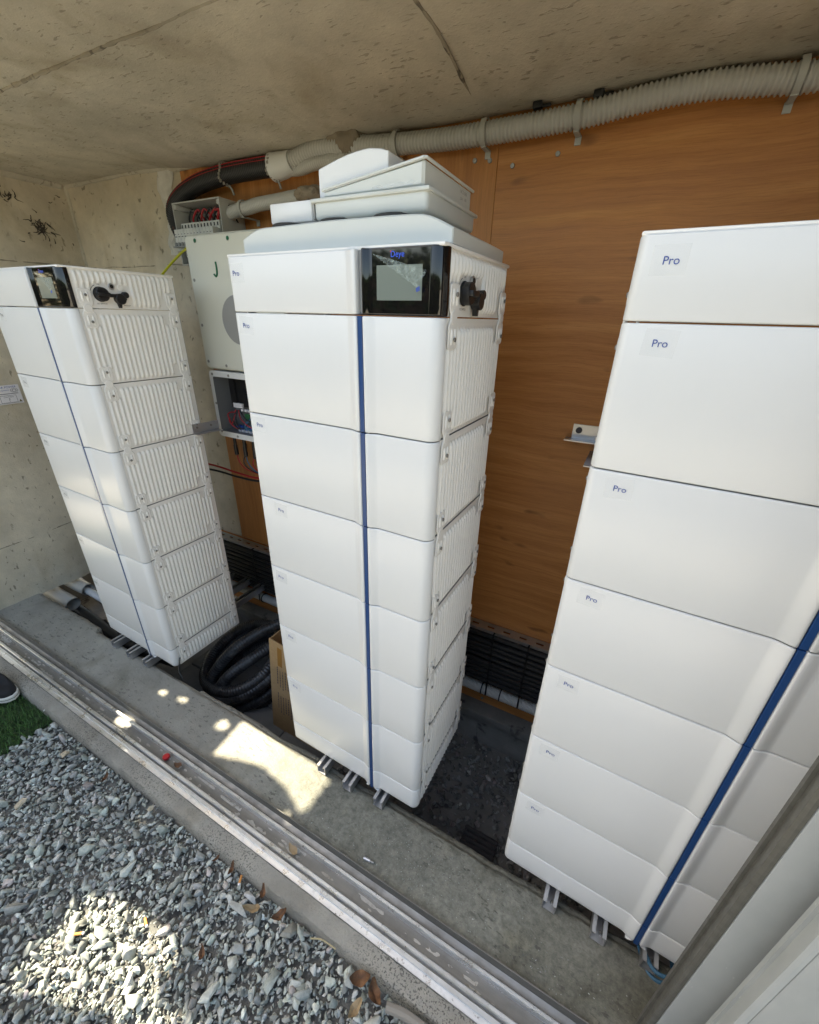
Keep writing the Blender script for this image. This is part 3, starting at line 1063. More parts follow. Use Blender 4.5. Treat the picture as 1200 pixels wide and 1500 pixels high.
# ------------------------------------------------------------------ inverter between the towers
iv = thing('inverter', 'pale inverter cabinet hung on the wall with its lower cover off', 'inverter', (-.86, .55, 1.085))
m = MB(); m.prism(rrect(.53, .535, .018, 6, .265, .600), 'y', 0.0, .265, 0, True, .004); m.build('housing', M['inverter'], iv)
m = MB(); m.prism(rrect(.522, .522, .016, 6, .265, .600), 'y', -.006, .0005, 0, True, .0015); m.build('front_cover', M['inverter'], iv)
# lower wiring bay: frame with a deep opening
fr = MB()
out = rrect(.522, .318, .020, 6, .268, .165); inn = rrect(.478, .264, .010, 6, .268, .165)
n = len(out)
for y0 in (-.004,):
    vs = [(a, -.004, b) for a, b in out] + [(a, -.004, b) for a, b in inn] + [(a, .262, b) for a, b in out] + [(a, .10, b) for a, b in inn]
    fs = []
    for i in range(n):
        j = (i + 1) % n
        fs += [(i, j, n + j, n + i), (i, 2 * n + i, 2 * n + j, j), (n + i, n + j, 3 * n + j, 3 * n + i)]
    fs.append(tuple(3 * n + i for i in range(n)))
    fs.append(tuple(2 * n + i for i in range(n)))
    fr.add(vs, fs[:-2]); fr.add(vs, [fs[-1]])
    for q in range(2, len(fs) - 2, 3): fr.m[q] = 1
fr.build('wiring_bay_frame', [white_paint('bay_frame_paint', (.72, .72, .70), .4), new_mat('bay_inner_grey', (.16, .165, .17), .5)], iv)
m = MB(); m.box(.031, .505, .0985, .0995, .035, .295); m.build('bay_back', new_mat('bay_back_grey', (.20, .21, .22), .5, .2), iv)
m = MB(); m.box(.085, .50, .055, .062, .155, .288); m.box(.078, .112, .042, .055, .150, .290); m.rbox(.16, .30, .046, .055, .19, .225, .002)
pcb = m.build('circuit_board', M['black'], iv)
m = MB()
m.box(.09, .15, .040, .05, .150, .172)
for k in range(5): m.box(.14 + k * .024, .155 + k * .024, .038, .052, .136, .146)
m.build('terminal_block', M['paper'], pcb)
m = MB(); m.box(.165, .195, .035, .05, .095, .125); m.build('green_terminal', new_mat('green_terminal', (.03, .16, .06), .5), pcb)
def wire(pts, r, mat, name, parent, seg=6):
    mm = MB(); mm.tube(spline(pts, 8), r, seg); return mm.build(name, mat, parent)
for pts, r, mt in (([(.10, .04, .138), (.105, .02, .10), (.08, .02, .07), (.06, .03, .085), (.05, .03, .11), (.075, .03, .125), (.10, .03, .128)], .0028, 'red'),
                   ([(.11, .04, .138), (.10, .02, .10), (.105, .02, .06), (.13, .03, .045)], .0035, 'rubber'),
                   ([(.115, .04, .138), (.115, .015, .095), (.13, .02, .06), (.16, .03, .05)], .0035, 'rubber'),
                   ([(.12, .04, .138), (.15, .02, .105), (.19, .02, .075), (.22, .03, .06)], .0028, 'red'),
                   ([(.055, .03, .10), (.07, .02, .075), (.10, .02, .055), (.115, .03, .045)], .0028, 'red'),
                   ([(.22, .05, .13), (.20, .03, .10), (.175, .02, .075), (.19, .02, .055), (.24, .03, .05)], .0048, 'bluecable'),
                   ([(.24, .05, .11), (.21, .03, .07), (.17, .025, .06), (.165, .03, .05)], .0048, 'bluecable'),
                   ([(.13, .04, .138), (.17, .02, .12), (.20, .02, .10), (.26, .03, .09)], .0035, 'rubber')):
    wire(pts, r, M[mt], 'wire', iv)
m = MB()
for k in range(6): m.box(.11 + k * .024, .127 + k * .024, .03, .06, .030, .047)
m.build('plug_row', M['paper'], iv)
m = MB()
for k in range(5): m.box(.10 + k * .03, .118 + k * .03, .028, .05, .045, .062)
m.build('blue_lug_row', new_mat('blue_lug', (.02, .08, .40), .5), iv)
m = MB(); m.cyl((.262, -.0085, .545), 'y', .098, .004, 40, 0, .001); m.build('round_badge', M['grey_disc'], iv)
for x, z in ((.066, .842), (.262, .842), (.46, .842), (.022, .700), (.022, .52), (.022, .365), (.14, .352), (.40, .352)):
    mm = MB(); mm.cyl((x, -.008, z), 'y', .0065, .004, 12, 0, .001); mm.build('screw', M['screw'], iv)
for x, z in ((.03, .308), (.14, .308), (.025, .17), (.03, .03), (.14, .018), (.40, .018)):
    mm = MB(); mm.cyl((x, -.007, z), 'y', .006, .004, 12, 0, .001); mm.build('screw', M['screw'], iv)
for x, z in ((.069, .8435), (.265, .8435)):
    mm = MB(); mm.cyl((x, -.0085, z + .001), 'y', .0075, .0012, 10); mm.build('marker_dot', M['ink_green'], iv)
wire([(.175, -.0075, .765), (.176, -.0075, .745), (.174, -.0075, .722), (.165, -.0075, .712), (.155, -.0075, .720)], .0038, M['ink_green'], 'marker_stroke', iv)
# plug connectors below with cables to the left tower
for k in range(6):
    mm = MB()
    x = .045 + k * .034
    mm.cyl((x, .05 + .03 * (k % 2), -.055), 'z', .0085, .06, 12, 0, .001)
    mm.cyl((x, .05 + .03 * (k % 2), -.105), 'z', .0105, .055, 12, 0, .002)
    mm.build('plug_connector', M['black'], iv)
    wire([(x, .05 + .03 * (k % 2), -.10), (x + .01, .05, -.14), (x + .05, .05, -.175), (x + .14, .05, -.19)], .003, M[('red', 'rubber', 'bluecable')[k % 3]], 'wire', iv)
tag(wire([(-1.22, .50, .93), (-1.02, .60, .883), (-.86, .62, .862), (-.70, .62, .862), (-.5, .64, .90)], .0055, M['red'], 'red_cable', None, 8), 'red cable running from the left tower to below the inverter', 'cable')
tag(wire([(-1.22, .50, .885), (-1.02, .60, .853), (-.86, .62, .838), (-.70, .62, .846), (-.5, .64, .89)], .0060, M['rubber'], 'black_cable', None, 8), 'black cable running from the left tower to below the inverter', 'cable')
tag(wire([(-.93, .55, 1.905), (-.965, .57, 1.905), (-1.06, .60, 1.888), (-1.15, .60, 1.845), (-1.215, .58, 1.79), (-1.22, .5, 1.70)], .0048, M['yellow'], 'earth_wire', None, 8), 'thin yellow green earth wire arching behind the left tower', 'wire')
bpy.data.objects['earth_wire'].location = (.07, 0, 0)

# ------------------------------------------------------------------ breaker box
bxo = thing('breaker_box', 'open grey breaker box with red and black wires on the back wall', 'breaker box', (-1.08, .68, 1.86))
w_, h_, d_ = .31, .245, .13
m = MB()
th = .005
m.box(0, w_, d_ - th, d_, 0, h_)
m.box(0, th, 0, d_ - th, 0, h_); m.box(w_ - th, w_, 0, d_ - th, 0, h_)
m.box(th, w_ - th, 0, d_ - th, h_ - th, h_); m.box(th, w_ - th, 0, d_ - th, 0, th)
m.build('enclosure', M['greyplastic'], bxo)
m = MB()
for x in (.012, w_ - .012): m.rbox(x - .009, x + .009, .002, d_ - .01, h_ - .024, h_ - .006, .003)
m.build('corner_post', M['greyplastic'], bxo)
m = MB(); m.box(.01, w_ - .01, .085, .09, .055, .09); m.build('mounting_rail', M['steel'], bxo)
for k in range(12):
    x = .022 + k * .0215
    b = MB()
    b.rbox(x, x + .0205, .012, .085, .035, .168, .0015, 1)
    b.rbox(x, x + .0205, -.030, .013, .055, .138, .0015, 1)
    br = b.build('breaker', M['breaker'], bxo)
    for za, zb in ((.148, .161), (.038, .050)):
        b = MB(); b.box(x + .007, x + .0135, .0105, .0122, za, zb); b.build('terminal_hole', M['black'], br)
    b = MB(); b.rbox(x + .005, x + .016, -.044, -.028, .070, .086, .003, 1); b.build('toggle', M['grey_disc'], br)
    b = MB(); b.box(x + .004, x + .016, -.0306, -.0298, .108, .111); b.box(x + .004, x + .011, -.0306, -.0298, .118, .120); b.build('print', M['ink_dark'], br)
m = MB(); m.box(.02, .285, -.047, -.0345, .066, .071); m.build('toggle_bar', M['grey_disc'], bxo)
for k in range(9):
    x = .035 + k * .028
    wire([(x, .06, .164), (x + .004, .05, .19), (x + .03 + .012 * (k % 3), .05, .222), (x + .055, .06, .20), (x + .05, .09, .168)], .0042, M['red' if k % 2 else 'rubber'], 'wire', bxo)
for k in range(4):
    wire([(.15 + .03 * k, .06, .165), (.20 + .02 * k, .05, .205), (.25, .05 + .01 * k, .215), (.30, .07, .20 - .02 * k)], .004, M['rubber' if k % 2 else 'red'], 'wire', bxo)

# ------------------------------------------------------------------ conduits along the ceiling
def corrugated(name, pts, r, pitch, mat, parent=None, seg=16, amp=.16):
    P = resample(spline(pts, 14), pitch / 4)
    mm = MB()
    mm.tube(P, r, seg, rf=lambda i: r * (1 + amp * (0, 1, 1, 0)[i % 4] - amp / 2))
    return mm.build(name, mat, parent, 80)
YC = .775
cond = thing('corrugated_conduit', 'thick grey corrugated conduit running along under the ceiling', 'conduit', (0, 0, 0))
corrugated('hose', [(x, YC, z) for x, z in ((1.75, 2.20), (1.45, 2.20), (1.194, 2.199), (1.1, 2.206), (.999, 2.215), (.909, 2.217), (.797, 2.211), (.712, 2.203), (.657, 2.199), (.519, 2.196), (.344, 2.196), (.199, 2.199), (-.016, 2.212), (-.211, 2.230), (-.324, 2.232), (-.40, 2.218), (-.445, 2.207))], .029, .0125, M['conduit'], cond)
m = MB(); m.tube(spline([(-.43, YC, 2.211), (-.47, YC, 2.204), (-.53, YC - .004, 2.200)], 6), .038, 18, rf=lambda i: .037 + .001 * i)
m.build('coupler', M['whitepipe'], cond)
corrugated('branch_hose', [(-.47, YC + .01, 2.19), (-.40, YC + .01, 2.187), (-.33, YC, 2.192), (-.2, YC, 2.195), (-.1, YC, 2.18)], .022, .010, M['conduit'], cond, 12)
def clip(x, z, r, parent, y=YC, drop=.055):
    mm = MB()
    mm.tube([(x, y + r * 1.06 * math.cos(R(a)), z + r * 1.06 * math.sin(R(a))) for a in range(-90, 271, 15)], .0, 4) if False else None
    vs = []; fs = []
    n = 22
    for k in range(n + 1):
        a = R(-75 - 200 * k / n)
        for dx in (-.008, .008):
            for rr in (r * 1.10, r * 1.10 + .003):
                vs.append((x + dx, y + rr * math.cos(a), z + rr * math.sin(a)))
    for k in range(n):
        b = 4 * k
        fs += [(b, b + 4, b + 6, b + 2), (b + 1, b + 3, b + 7, b + 5), (b, b + 1, b + 5, b + 4), (b + 2, b + 6, b + 7, b + 3)]
    mm.add(vs, fs)
    mm.box(x - .008, x + .008, y - .012, YW - .0005, z - r * 1.10 - .0035, z - r * 1.07)
    mm.box(x - .009, x + .009, YW - .004, YW - .0005, z - r - .024, z - r * 1.09)
    return mm.build('clip', M['greyplastic'], parent)
for x, z in ((1.155, 2.203), (.655, 2.199), (.372, 2.196), (.05, 2.207), (1.6, 2.2)): clip(x, z, .0315, cond)
blk = thing('cable_sleeve', 'black corrugated cable sleeve with red stripe curving down behind breaker box', 'conduit', (0, 0, 0))
bp = [(-.50, .768, 2.203), (-.636, .765, 2.204), (-.80, .765, 2.202), (-.975, .765, 2.186), (-1.115, .768, 2.152), (-1.195, .775, 2.105), (-1.215, .79, 2.05), (-1.19, .80, 1.98)]
corrugated('hose', bp, .036, .010, M['rubber'], blk, 14, .05)
m = MB(); m.tube([p + Vector((0, -.0245, .0275)) for p in resample(spline(bp, 10), .01)], .0016, 6, rf=lambda i: .0020 if i % 2 else .0012); m.build('red_stripe', M['red'], blk)
m = MB(); m.tube([p + Vector((0, -.0355, .013)) for p in resample(spline(bp, 10), .01)], .0010, 6); m.build('red_stripe', M['red'], blk)
for x, z in ((-.80, 2.202), (-.525, 2.20)):
    m = MB()
    for k in range(14):
        a = R(60 + 210 * k / 13)
        m.rbox(x - .006 + .008 * math.cos(k), x + .006 + .008 * math.cos(k), .767 + .041 * math.cos(a) - .003, .767 + .041 * math.cos(a) + .003, z + .041 * math.sin(a) - .006, z + .041 * math.sin(a) + .006, .002, 1)
    m.tube([(x + .012, .765, z - .040), (x + .02, .77, z - .055), (x + .022, .775, z - .072)], .005, 6)
    m.build('cable_tie', M['screw'], blk)
bc = thing('corrugated_conduit', 'short grey corrugated pipe leaving the breaker box to the right', 'conduit', (0, 0, 0))
corrugated('hose', [(-.775, .735, 2.055), (-.722, .735, 2.064), (-.66, .735, 2.068), (-.60, .735, 2.075), (-.50, .74, 2.080), (-.36, .74, 2.085), (-.2, .75, 2.085)], .024, .009, M['conduit'], bc, 14)
clip(-.69, 2.066, .026, bc, .735)
m = MB()
bm = bmesh.new(); bmesh.ops.create_icosphere(bm, subdivisions=4, radius=1)
for v in bm.verts:
    k = 1 + .35 * nz(v.co.x * 1.6, v.co.y * 1.6 + v.co.z, 1, 2) + .12 * nz(v.co.x * 5, v.co.z * 5, 1, 4)
    v.co = Vector((v.co.x * .085, v.co.y * .05, v.co.z * .045)) * k
bm.verts.index_update()
foam_v = [v.co[:] for v in bm.verts]; foam_f = [[v.index for v in f.verts] for f in bm.faces]; bm.free()
m.add([(a - .16, b + .785, c + 2.245) for a, b, c in foam_v], foam_f, 0, True)
tag(m.build('sealant_lump', M['foam']), 'brownish lump of sealant foam over conduit above the stacked covers', 'sealant')
m = MB(); m.add([(a * .8 - .30, b * .8 + .72, c * .55 + 2.085) for a, b, c in foam_v], foam_f, 0, True)
tag(m.build('sealant_lump', M['foam']), 'small brown lump of sealant on pipe beside the stacked covers', 'sealant')
for k, x in enumerate((.53, .70)):
    m = MB(); m.rbox(x - .014, x + .014, .765, .79, 2.232, 2.250, .004); m.rbox(x + .012, x + .04, .772, .780, 2.234, 2.242, .003)
    tag(m.build('cable_connector', M['black']), 'small black connector on top of the thick conduit, %s of the pair' % ('left', 'right')[k], 'connector', 'connectors above the conduit')

# ------------------------------------------------------------------ cable run low on the back wall
cb = thing('cable_bundle', 'bundle of black cables strapped along the foot of back wall', 'cables', (0, YW, .08))
k = 0
for row in range(2):
    for q in range(11 - row):
        zz = .165 - q * .0315 - row * .015
        xx = [XL + .1 + i * .16 for i in range(26)]
        yy = -.022 - row * .030
        mm = MB()
        mm.tube(spline([(x, yy + .006 * nz(x, q * 3.1, 3, row), zz + .011 * nz(x, q * 1.7 + row * 9, 2.2)) for x in xx], 4), .0125 + .002 * random.random(), 8)
        mm.build('cable', M['rubber'], cb)
for x in (.63, .80, -1.0, -.45, 1.6):
    mm = MB(); mm.box(x - .004, x + .004, -.073, -.070, -.22, .19); mm.box(x - .004, x + .004, -.07, -.003, .186, .19)
    mm.build('strap', M['black'], cb)
ang = thing('perforated_angle', 'perforated steel angle above the black cable bundle', 'rail', (0, YW, .27))
mm = MB()
xs = [XL + .1 + .08 * i for i in range(50)]
for x0 in xs:
    mm.box(x0, x0 + .045, -.052, -.001, .0, .003); mm.box(x0 + .045, x0 + .08, -.052, -.036, .0, .003); mm.box(x0 + .045, x0 + .08, -.022, -.001, .0, .003)
mm.box(XL + .1, XL + 4.1, -.0545, -.052, -.016, .003)
mm.build('angle_profile', M['steel'], ang)
m = MB(); m.tube([(XL + .05, YW - .030, -.145), (0, YW - .030, -.145), (.0, YW - .030, -.145), (XR - .1, YW - .030, -.145)], .027, 16)
pp = tag(m.build('conduit_pipe', M['whitepipe']), 'pale conduit pipe below the black cable bundle', 'pipe')
P = resample(spline([(.35, YW - .030, -.145), (.9, YW - .03, -.145), (1.6, YW - .03, -.145)], 10), .0022)
m = MB(); m.tube(P, .028, 14, rf=lambda i: .0275 + .002 * (0, 1, 1, 0)[i % 4]); m.build('corrugated_sleeve', M['whitepipe'], pp)
for x in (-1.0, .60, .70):
    m = MB(); m.tube([(x, YW - .030 + .030 * math.cos(R(a)), -.145 + .030 * math.sin(R(a))) for a in range(0, 361, 20)], .0035, 6); m.build('strap', M['black'], pp)

# ------------------------------------------------------------------ wall brackets
def bracket(name, label, loc, rz, L):
    t = thing(name, label, 'bracket', loc, rz)
    m = MB(); m.box(0, L, 0, .004, 0, .052); m.box(-.02, L, -.045, .0, -.004, .0); m.build('angle_plate', M['steel'], t)
    m = MB(); m.cyl((.022, -.006, .030), 'y', .0115, .006, 12, 0, .001); m.build('bolt', M['ink_dark'], t)
    m = MB(); m.box(.075, .11, -.20, .0, -.045, -.041); m.box(.107, .111, -.2, .0, -.041, .01); m.build('arm', M['steel'], t)
    return t
bracket('wall_bracket', 'small steel angle bracket on plywood beside the right tower', (.80, YW - .005, 1.262), 0, .16)
t = thing('wall_bracket', 'small grey steel bracket reaching from left tower behind the inverter', 'bracket', (-.782, .355, 1.15), R(84))
m = MB(); m.box(.0, .13, 0, .003, 0, .042); m.box(0, .13, -.03, .0, -.003, .0); m.build('angle_plate', M['steel'], t)
for x in (.02, .09):
    m = MB(); m.cyl((x, -.004, .025), 'y', .005, .004, 10); m.build('bolt', M['screw'], t)

# ------------------------------------------------------------------ things in the trench
# carton leaning beside the middle tower
bo = thing('cardboard_carton', 'tall brown cardboard carton with printed lines beside the middle tower', 'carton', (-.285, .255, ZP + .012))
bo.rotation_euler = (0, R(6.5), R(-1))
bw, bd, bh = .34, .24, .69
m = MB()
th = .005
m.box(-bw / 2, bw / 2, 0, th, 0, bh); m.box(-bw / 2, bw / 2, bd - th, bd, 0, bh - .01)
m.box(-bw / 2, -bw / 2 + th, th, bd - th, 0, bh - .005); m.box(bw / 2 - th, bw / 2, th, bd - th, 0, bh - .02); m.box(-bw / 2 + th, bw / 2 - th, th, bd - th, 0, th)
m.build('carton_body', M['card'], bo)
m = MB(); m.box(-bw / 2 + .055, -bw / 2 + .085, -.001, -.0003, bh - .16, bh - .03); m.build('tape', new_mat('brown_tape', (.33, .17, .05), .25), bo)
m = MB()
for c in range(7):
    x = -bw / 2 + .048 + c * .018
    z = bh - .17 - (c % 3) * .01
    for seg in range(2):
        ztop = z - seg * .20 - .01 * (c % 2)
        k = 0
        while k < .13:
            ln = random.uniform(.004, .018)
            m.add([(x, -.0006, ztop - k), (x + .006, -.0006, ztop - k), (x + .006, -.0006, ztop - k - ln), (x, -.0006, ztop - k - ln)], [(0, 1, 2, 3)])
            k += ln + .004
m.build('printed_text', M['ink_dark'], bo)
def m_dusty():
    m = new_mat('ribbed_pipe_black', (.04, .04, .042), .4)
    t = NT(m)
    d = t.ramp(t.noise(t.co, 14, 7, .7), [(.45, (.025, .025, .027)), (.62, (.07, .07, .07)), (.75, (.17, .165, .155))])
    t.l(d, t.b.inputs['Base Color']); t.l(t.ramp(t.noise(t.co, 14, 7, .7), [(.45, (.32,) * 3), (.7, (.7,) * 3)]), t.b.inputs['Roughness'])
    return m
# coil of black corrugated pipe
co = thing('pipe_coil', 'coil of thick black ribbed pipe lying in the trench between towers', 'pipe coil', (-.80, .44, -.36))
co.rotation_euler = (R(20), R(-14), 0)
for k in range(5):
    rr = .215 + .022 * (k % 2) + .006 * k
    P = []
    for a in range(0, 361, 5):
        P.append(Vector((rr * math.cos(R(a)) * 1.05 + .01 * nz(a * .02, k), rr * math.sin(R(a)) + .012 * nz(a * .02, k + 5), -.11 + k * .050 + .014 * math.sin(R(a) + k))))
    corr = resample(P, .004)
    mm = MB(); mm.tube(corr, .031, 12, cap=False, rf=lambda i: .031 + .0024 * (0, 1, 1, 0)[i % 4])
    mm.build('pipe_turn', m_dusty() if k == 0 else bpy.data.materials['ribbed_pipe_black'], co)
for pts in (((-.95, .13, -.50), (-.919, .2, -.428), (-.889, .25, -.306), (-.795, .35, -.156), (-.682, .5, -.075), (-.56, .65, -.05), (-.42, .72, -.12), (-.35, .73, -.25)),
            ((-.86, .12, -.50), (-.833, .19, -.40), (-.765, .25, -.275), (-.687, .36, -.20), (-.615, .52, -.17), (-.54, .62, -.20), (-.50, .66, -.30))):
    P = resample(spline(pts, 12), .004)
    mm = MB(); mm.tube(P, .033, 12, rf=lambda i: .032 + .0022 * (0, 1, 1, 0)[i % 4])
    o = mm.build('pipe_turn', bpy.data.materials['ribbed_pipe_black'], co)
    o.matrix_parent_inverse = (Matrix.Translation(co.location) @ co.rotation_euler.to_matrix().to_4x4()).inverted()
# pipes entering through the left wall
PIPES = ((((-2.62, .10, -.13), (-2.3, .10, -.14), (-2.08, .11, -.16)), .045, 'greyplastic', 'open ended thick grey pipe coming through foot of left wall'),
         (((-2.62, .22, -.10), (-2.3, .22, -.12), (-2.12, .23, -.13)), .042, 'greyplastic', 'second thick grey sleeve pipe at foot of left wall, behind the first'),
         (((-2.30, .23, -.13), (-1.9, .24, -.17), (-1.3, .26, -.22)), .024, 'whitepipe', 'pale thin pipe leaving the grey sleeve towards left tower'),
         (((-2.55, .14, -.22), (-2.0, .13, -.24), (-1.6, .12, -.28), (-1.2, .2, -.33)), .034, 'rubber', 'thick black pipe crossing the dark trench left of left tower'),
         (((-2.5, .05, -.20), (-2.05, .04, -.24), (-1.75, .06, -.27), (-1.4, .07, -.30)), .028, 'rubber', 'black pipe lying along the ledge in the left trench'),
         (((-2.45, .30, -.20), (-1.9, .26, -.24), (-1.5, .20, -.28), (-1.2, .25, -.3)), .03, 'rubber', 'black ribbed pipe under the pale pipe in the left trench'))
for pts, r, mt, lab in PIPES:
    mm = MB()
    P = spline(pts, 8)
    if 'sleeve pipe' in lab or 'open ended' in lab:
        mm.tube(P, r, 18, cap=False); mm.tube(P, r - .004, 18, cap=False)
    else: mm.tube(P, r, 14)
    tag(mm.build('trench_pipe', M[mt]), lab, 'pipe', 'pipes in the trench at the left wall')
mm = MB()
vs, fs = wobble_grid(0, 1, 0, 1, 24, 14, lambda u, v: (-2.12 + .66 * u, .045 + .13 * v + .02 * nz(u * 4, v * 2), -.235 - .12 * u + .045 * nz(u * 7, v * 4) + .03 * nz(u * 15, v * 9)))
mm.add(vs, fs, 0, True)
tag(mm.build('plastic_sheet', new_mat('black_sheet', (.012, .012, .013), .3)), 'crumpled black plastic sheet in the trench beside left tower', 'sheet')
# rubble pipe and ribbed mat between the middle and the right tower
mm = MB()
for k in range(11): mm.rbox(.72, .88, .06 + k * .022, .078 + k * .022, ZP + .03, ZP + .052, .006, 1)
mm.box(.722, .878, .062, .298, ZP + .028, ZP + .040)
tag(mm.build('ribbed_mat', new_mat('dusty_mat', (.05, .05, .055), .7)), 'dark ribbed mat lying on trench gravel behind the ledge', 'mat')
tag(corrugated('blue_cable_coil', [(1.40 + .045 * math.cos(a) * (1 + .1 * math.sin(3 * a)), .0 + .055 * math.sin(a), -.07 + .006 * a) for a in np.arange(0, 13, .4)], .0055, .006, M['bluecable'], None, 8, .06), 'small loop of blue cable beside the right tower base', 'cable')
tag(wire([(-.785, .03, .055), (-.775, .01, .02), (-.76, -.005, .004), (-.735, -.01, -.03)], .003, M['rubber'], 'cable_tail', None), 'short black cable tail hanging from base of the left tower', 'cable')

# ------------------------------------------------------------------ label on the left wall
lb = thing('wall_label', 'white printed warning label stuck on the left concrete wall', 'label', (XL + .009, .225, 1.205))
m = MB(); m.box(-.001, 0, -.062, .062, -.052, .052); m.build('label_sheet', M['paper'], lb)
for body, yy, zz, s, mt in (('SOLAR POWER', -.004, .040, .0155, 'ink_blue'), ('energy systems', -.022, .025, .011, 'ink_blue'), ('CAUTION', .0, -.013, .010, 'ink_dark'), ('?', .0, -.030, .026, 'ink_dark')):
    inst('lettering', text_mesh(body, s, M[mt]), lb, (.0006, yy, zz), SIDE)
m = MB()
def frame2(y0, y1, z0, z1, w):
    for a in ((y0, y1, z0, z0 + w), (y0, y1, z1 - w, z1), (y0, y0 + w, z0, z1), (y1 - w, y1, z0, z1)):
        m.add([(.0006, a[0], a[2]), (.0006, a[1], a[2]), (.0006, a[1], a[3]), (.0006, a[0], a[3])], [(0, 1, 2, 3)])
frame2(-.040, .036, -.044, -.004, .0015)
m.add([(.0006, -.06, .003), (.0006, .05, .003), (.0006, .05, .006), (.0006, -.06, .006)], [(0, 1, 2, 3)])
m.add([(.0006, -.06, -.0475), (.0006, .055, -.0475), (.0006, .055, -.046), (.0006, -.06, -.046)], [(0, 1, 2, 3)])
for a in range(0, 360, 15):
    a0, a1 = R(a), R(a + 15)
    for r0, r1 in ((.9, 1.0), (.45, .62)):
        m.add([(.0006, .035 + .018 * r * math.cos(q), .021 + .012 * r * math.sin(q)) for r, q in ((r0, a0), (r1, a0), (r1, a1), (r0, a1))], [(0, 1, 2, 3)])
m.build('printed_lines', M['ink_dark'], lb)
m = MB(); m.add([(.0007, .041, -.043), (.0007, .056, -.043), (.0007, .0485, -.030)], [(0, 1, 2)]); m.build('warning_triangle', new_mat('warning_ink', (.12, .10, .03), .5), lb)

# dark root marks and rust pits on the left wall
rm = MB()
random.seed(21)
def root(y, z, n, L):
    for k in range(n):
        a = random.uniform(0, 6.28); p = Vector((XL + .004, y, z)); pts = [p]
        for q in range(random.randint(3, 6)):
            a += random.uniform(-.5, .5); p = p + Vector((0, math.cos(a), math.sin(a))) * L * random.uniform(.1, .3); pts.append(Vector((XL + .003 + .003 * random.random(), p.y, p.z)))
        rm.tube(pts, .0022, 5, rf=lambda i: .003 * (1 - i / 8))

for k in range(16): root(.645 + random.gauss(0, .022), 2.07 + random.gauss(0, .018), 2, random.uniform(.02, .05))
for k in range(9): root(.53 + random.gauss(0, .018), 2.195 + random.gauss(0, .014), 2, random.uniform(.015, .03))
for k in range(10): root(random.uniform(.5, .8), random.uniform(1.93, 2.25), 1, .02)
rm.build('root_marks', new_mat('dead_root', (.055, .045, .035), .9), wl)

# ------------------------------------------------------------------ gravel
def hull_shapes(n, seed):
    rng = np.random.default_rng(seed); out = []
    for k in range(n):
        bm = bmesh.new()
        pts = rng.normal(size=(12, 3)); pts /= np.linalg.norm(pts, axis=1)[:, None]
        pts *= np.array([1, rng.uniform(.5, .9), rng.uniform(.3, .6)]) * rng.uniform(.6, 1.1, (12, 1))
        for p in pts: bm.verts.new(p)
        r = bmesh.ops.convex_hull(bm, input=bm.verts)
        bmesh.ops.delete(bm, geom=list({g for g in list(r['geom_interior']) + list(r['geom_unused']) if isinstance(g, bmesh.types.BMVert)}), context='VERTS')
        bmesh.ops.bevel(bm, geom=list(bm.edges), offset=.025, segments=1, affect='EDGES')
        bmesh.ops.triangulate(bm, faces=bm.faces)
        bm.verts.index_update()
        out.append((np.array([v.co[:] for v in bm.verts]), np.array([[v.index for v in f.verts] for f in bm.faces])))
        bm.free()
    return out
SHAPES = hull_shapes(14, 5)
def rotm(rng, flat=.5):
    q = rng.normal(size=4) * np.array([1, flat, flat, 1]); q /= np.linalg.norm(q); w, x, y, z = q
    return np.array([[1 - 2 * (y * y + z * z), 2 * (x * y - z * w), 2 * (x * z + y * w)], [2 * (x * y + z * w), 1 - 2 * (x * x + z * z), 2 * (y * z - x * w)], [2 * (x * z - y * w), 2 * (y * z + x * w), 1 - 2 * (x * x + y * y)]])
def stones(name, items, mat, tints):
    V = []; F = []; T = []; b = 0
    for (x, y, z, s, k), c in zip(items, tints):
        v, f = SHAPES[k]
        V.append(v @ rotm(RNG, .45).T * s + np.array([x, y, z])); F.append(f + b); b += len(v)
        T.append(np.tile(np.array([*c, 1.0]), (len(v), 1)))
    V = np.concatenate(V).astype(np.float32); F = np.concatenate(F).astype(np.int32); T = np.concatenate(T).astype(np.float32)
    me = bpy.data.meshes.new(name)
    me.vertices.add(len(V)); me.vertices.foreach_set('co', V.ravel())
    me.loops.add(F.size); me.loops.foreach_set('vertex_index', F.ravel())
    me.polygons.add(len(F)); me.polygons.foreach_set('loop_start', np.arange(0, F.size, 3, dtype=np.int32)); me.polygons.foreach_set('loop_total', np.full(len(F), 3, np.int32))
    me.update(calc_edges=True)
    at = me.attributes.new('tint', 'FLOAT_COLOR', 'POINT'); at.data.foreach_set('color', T.ravel())
    me.materials.append(mat)
    return link(bpy.data.objects.new(name, me))
def gtint(n):
    g = RNG.uniform(.55, 1.25, n) ** 1.2
    w = RNG.normal(0, .02, (n, 3)) + np.array([-.01, .02, 0.0]); w[:, 0] += np.where(RNG.random(n) < .04, .15, 0)
    t = g[:, None] * (1 + w)
    pale = RNG.random(n) < .03
    t[pale] *= 1.7
    return np.clip(t, .3, 2.3)
items = []
def in_gravel(x, y):
    return x > -1.135 + .03 * nz(x, y, 5) + .02 * nz(y, 1, 17) and y < -.415
def layer(n, s0, s1, z, xr=(-1.18, 1.25), yr=(-1.45, -.41), pw=2.0):
    k = 0
    while k < n:
        x = RNG.uniform(*xr); y = RNG.uniform(*yr)
        if not in_gravel(x, y): continue
        s = s0 + (s1 - s0) * RNG.random() ** pw
        if y + s * .8 > -.418: continue
        items.append((x, y, z + s * .15 + .004 * nz(x, y, 7), s, int(RNG.integers(len(SHAPES))))); k += 1
layer(15000, .005, .013, ZG + .010)
layer(9500, .008, .019, ZG + .015)
layer(2600, .014, .027, ZG + .021)
layer(420, .022, .040, ZG + .026)
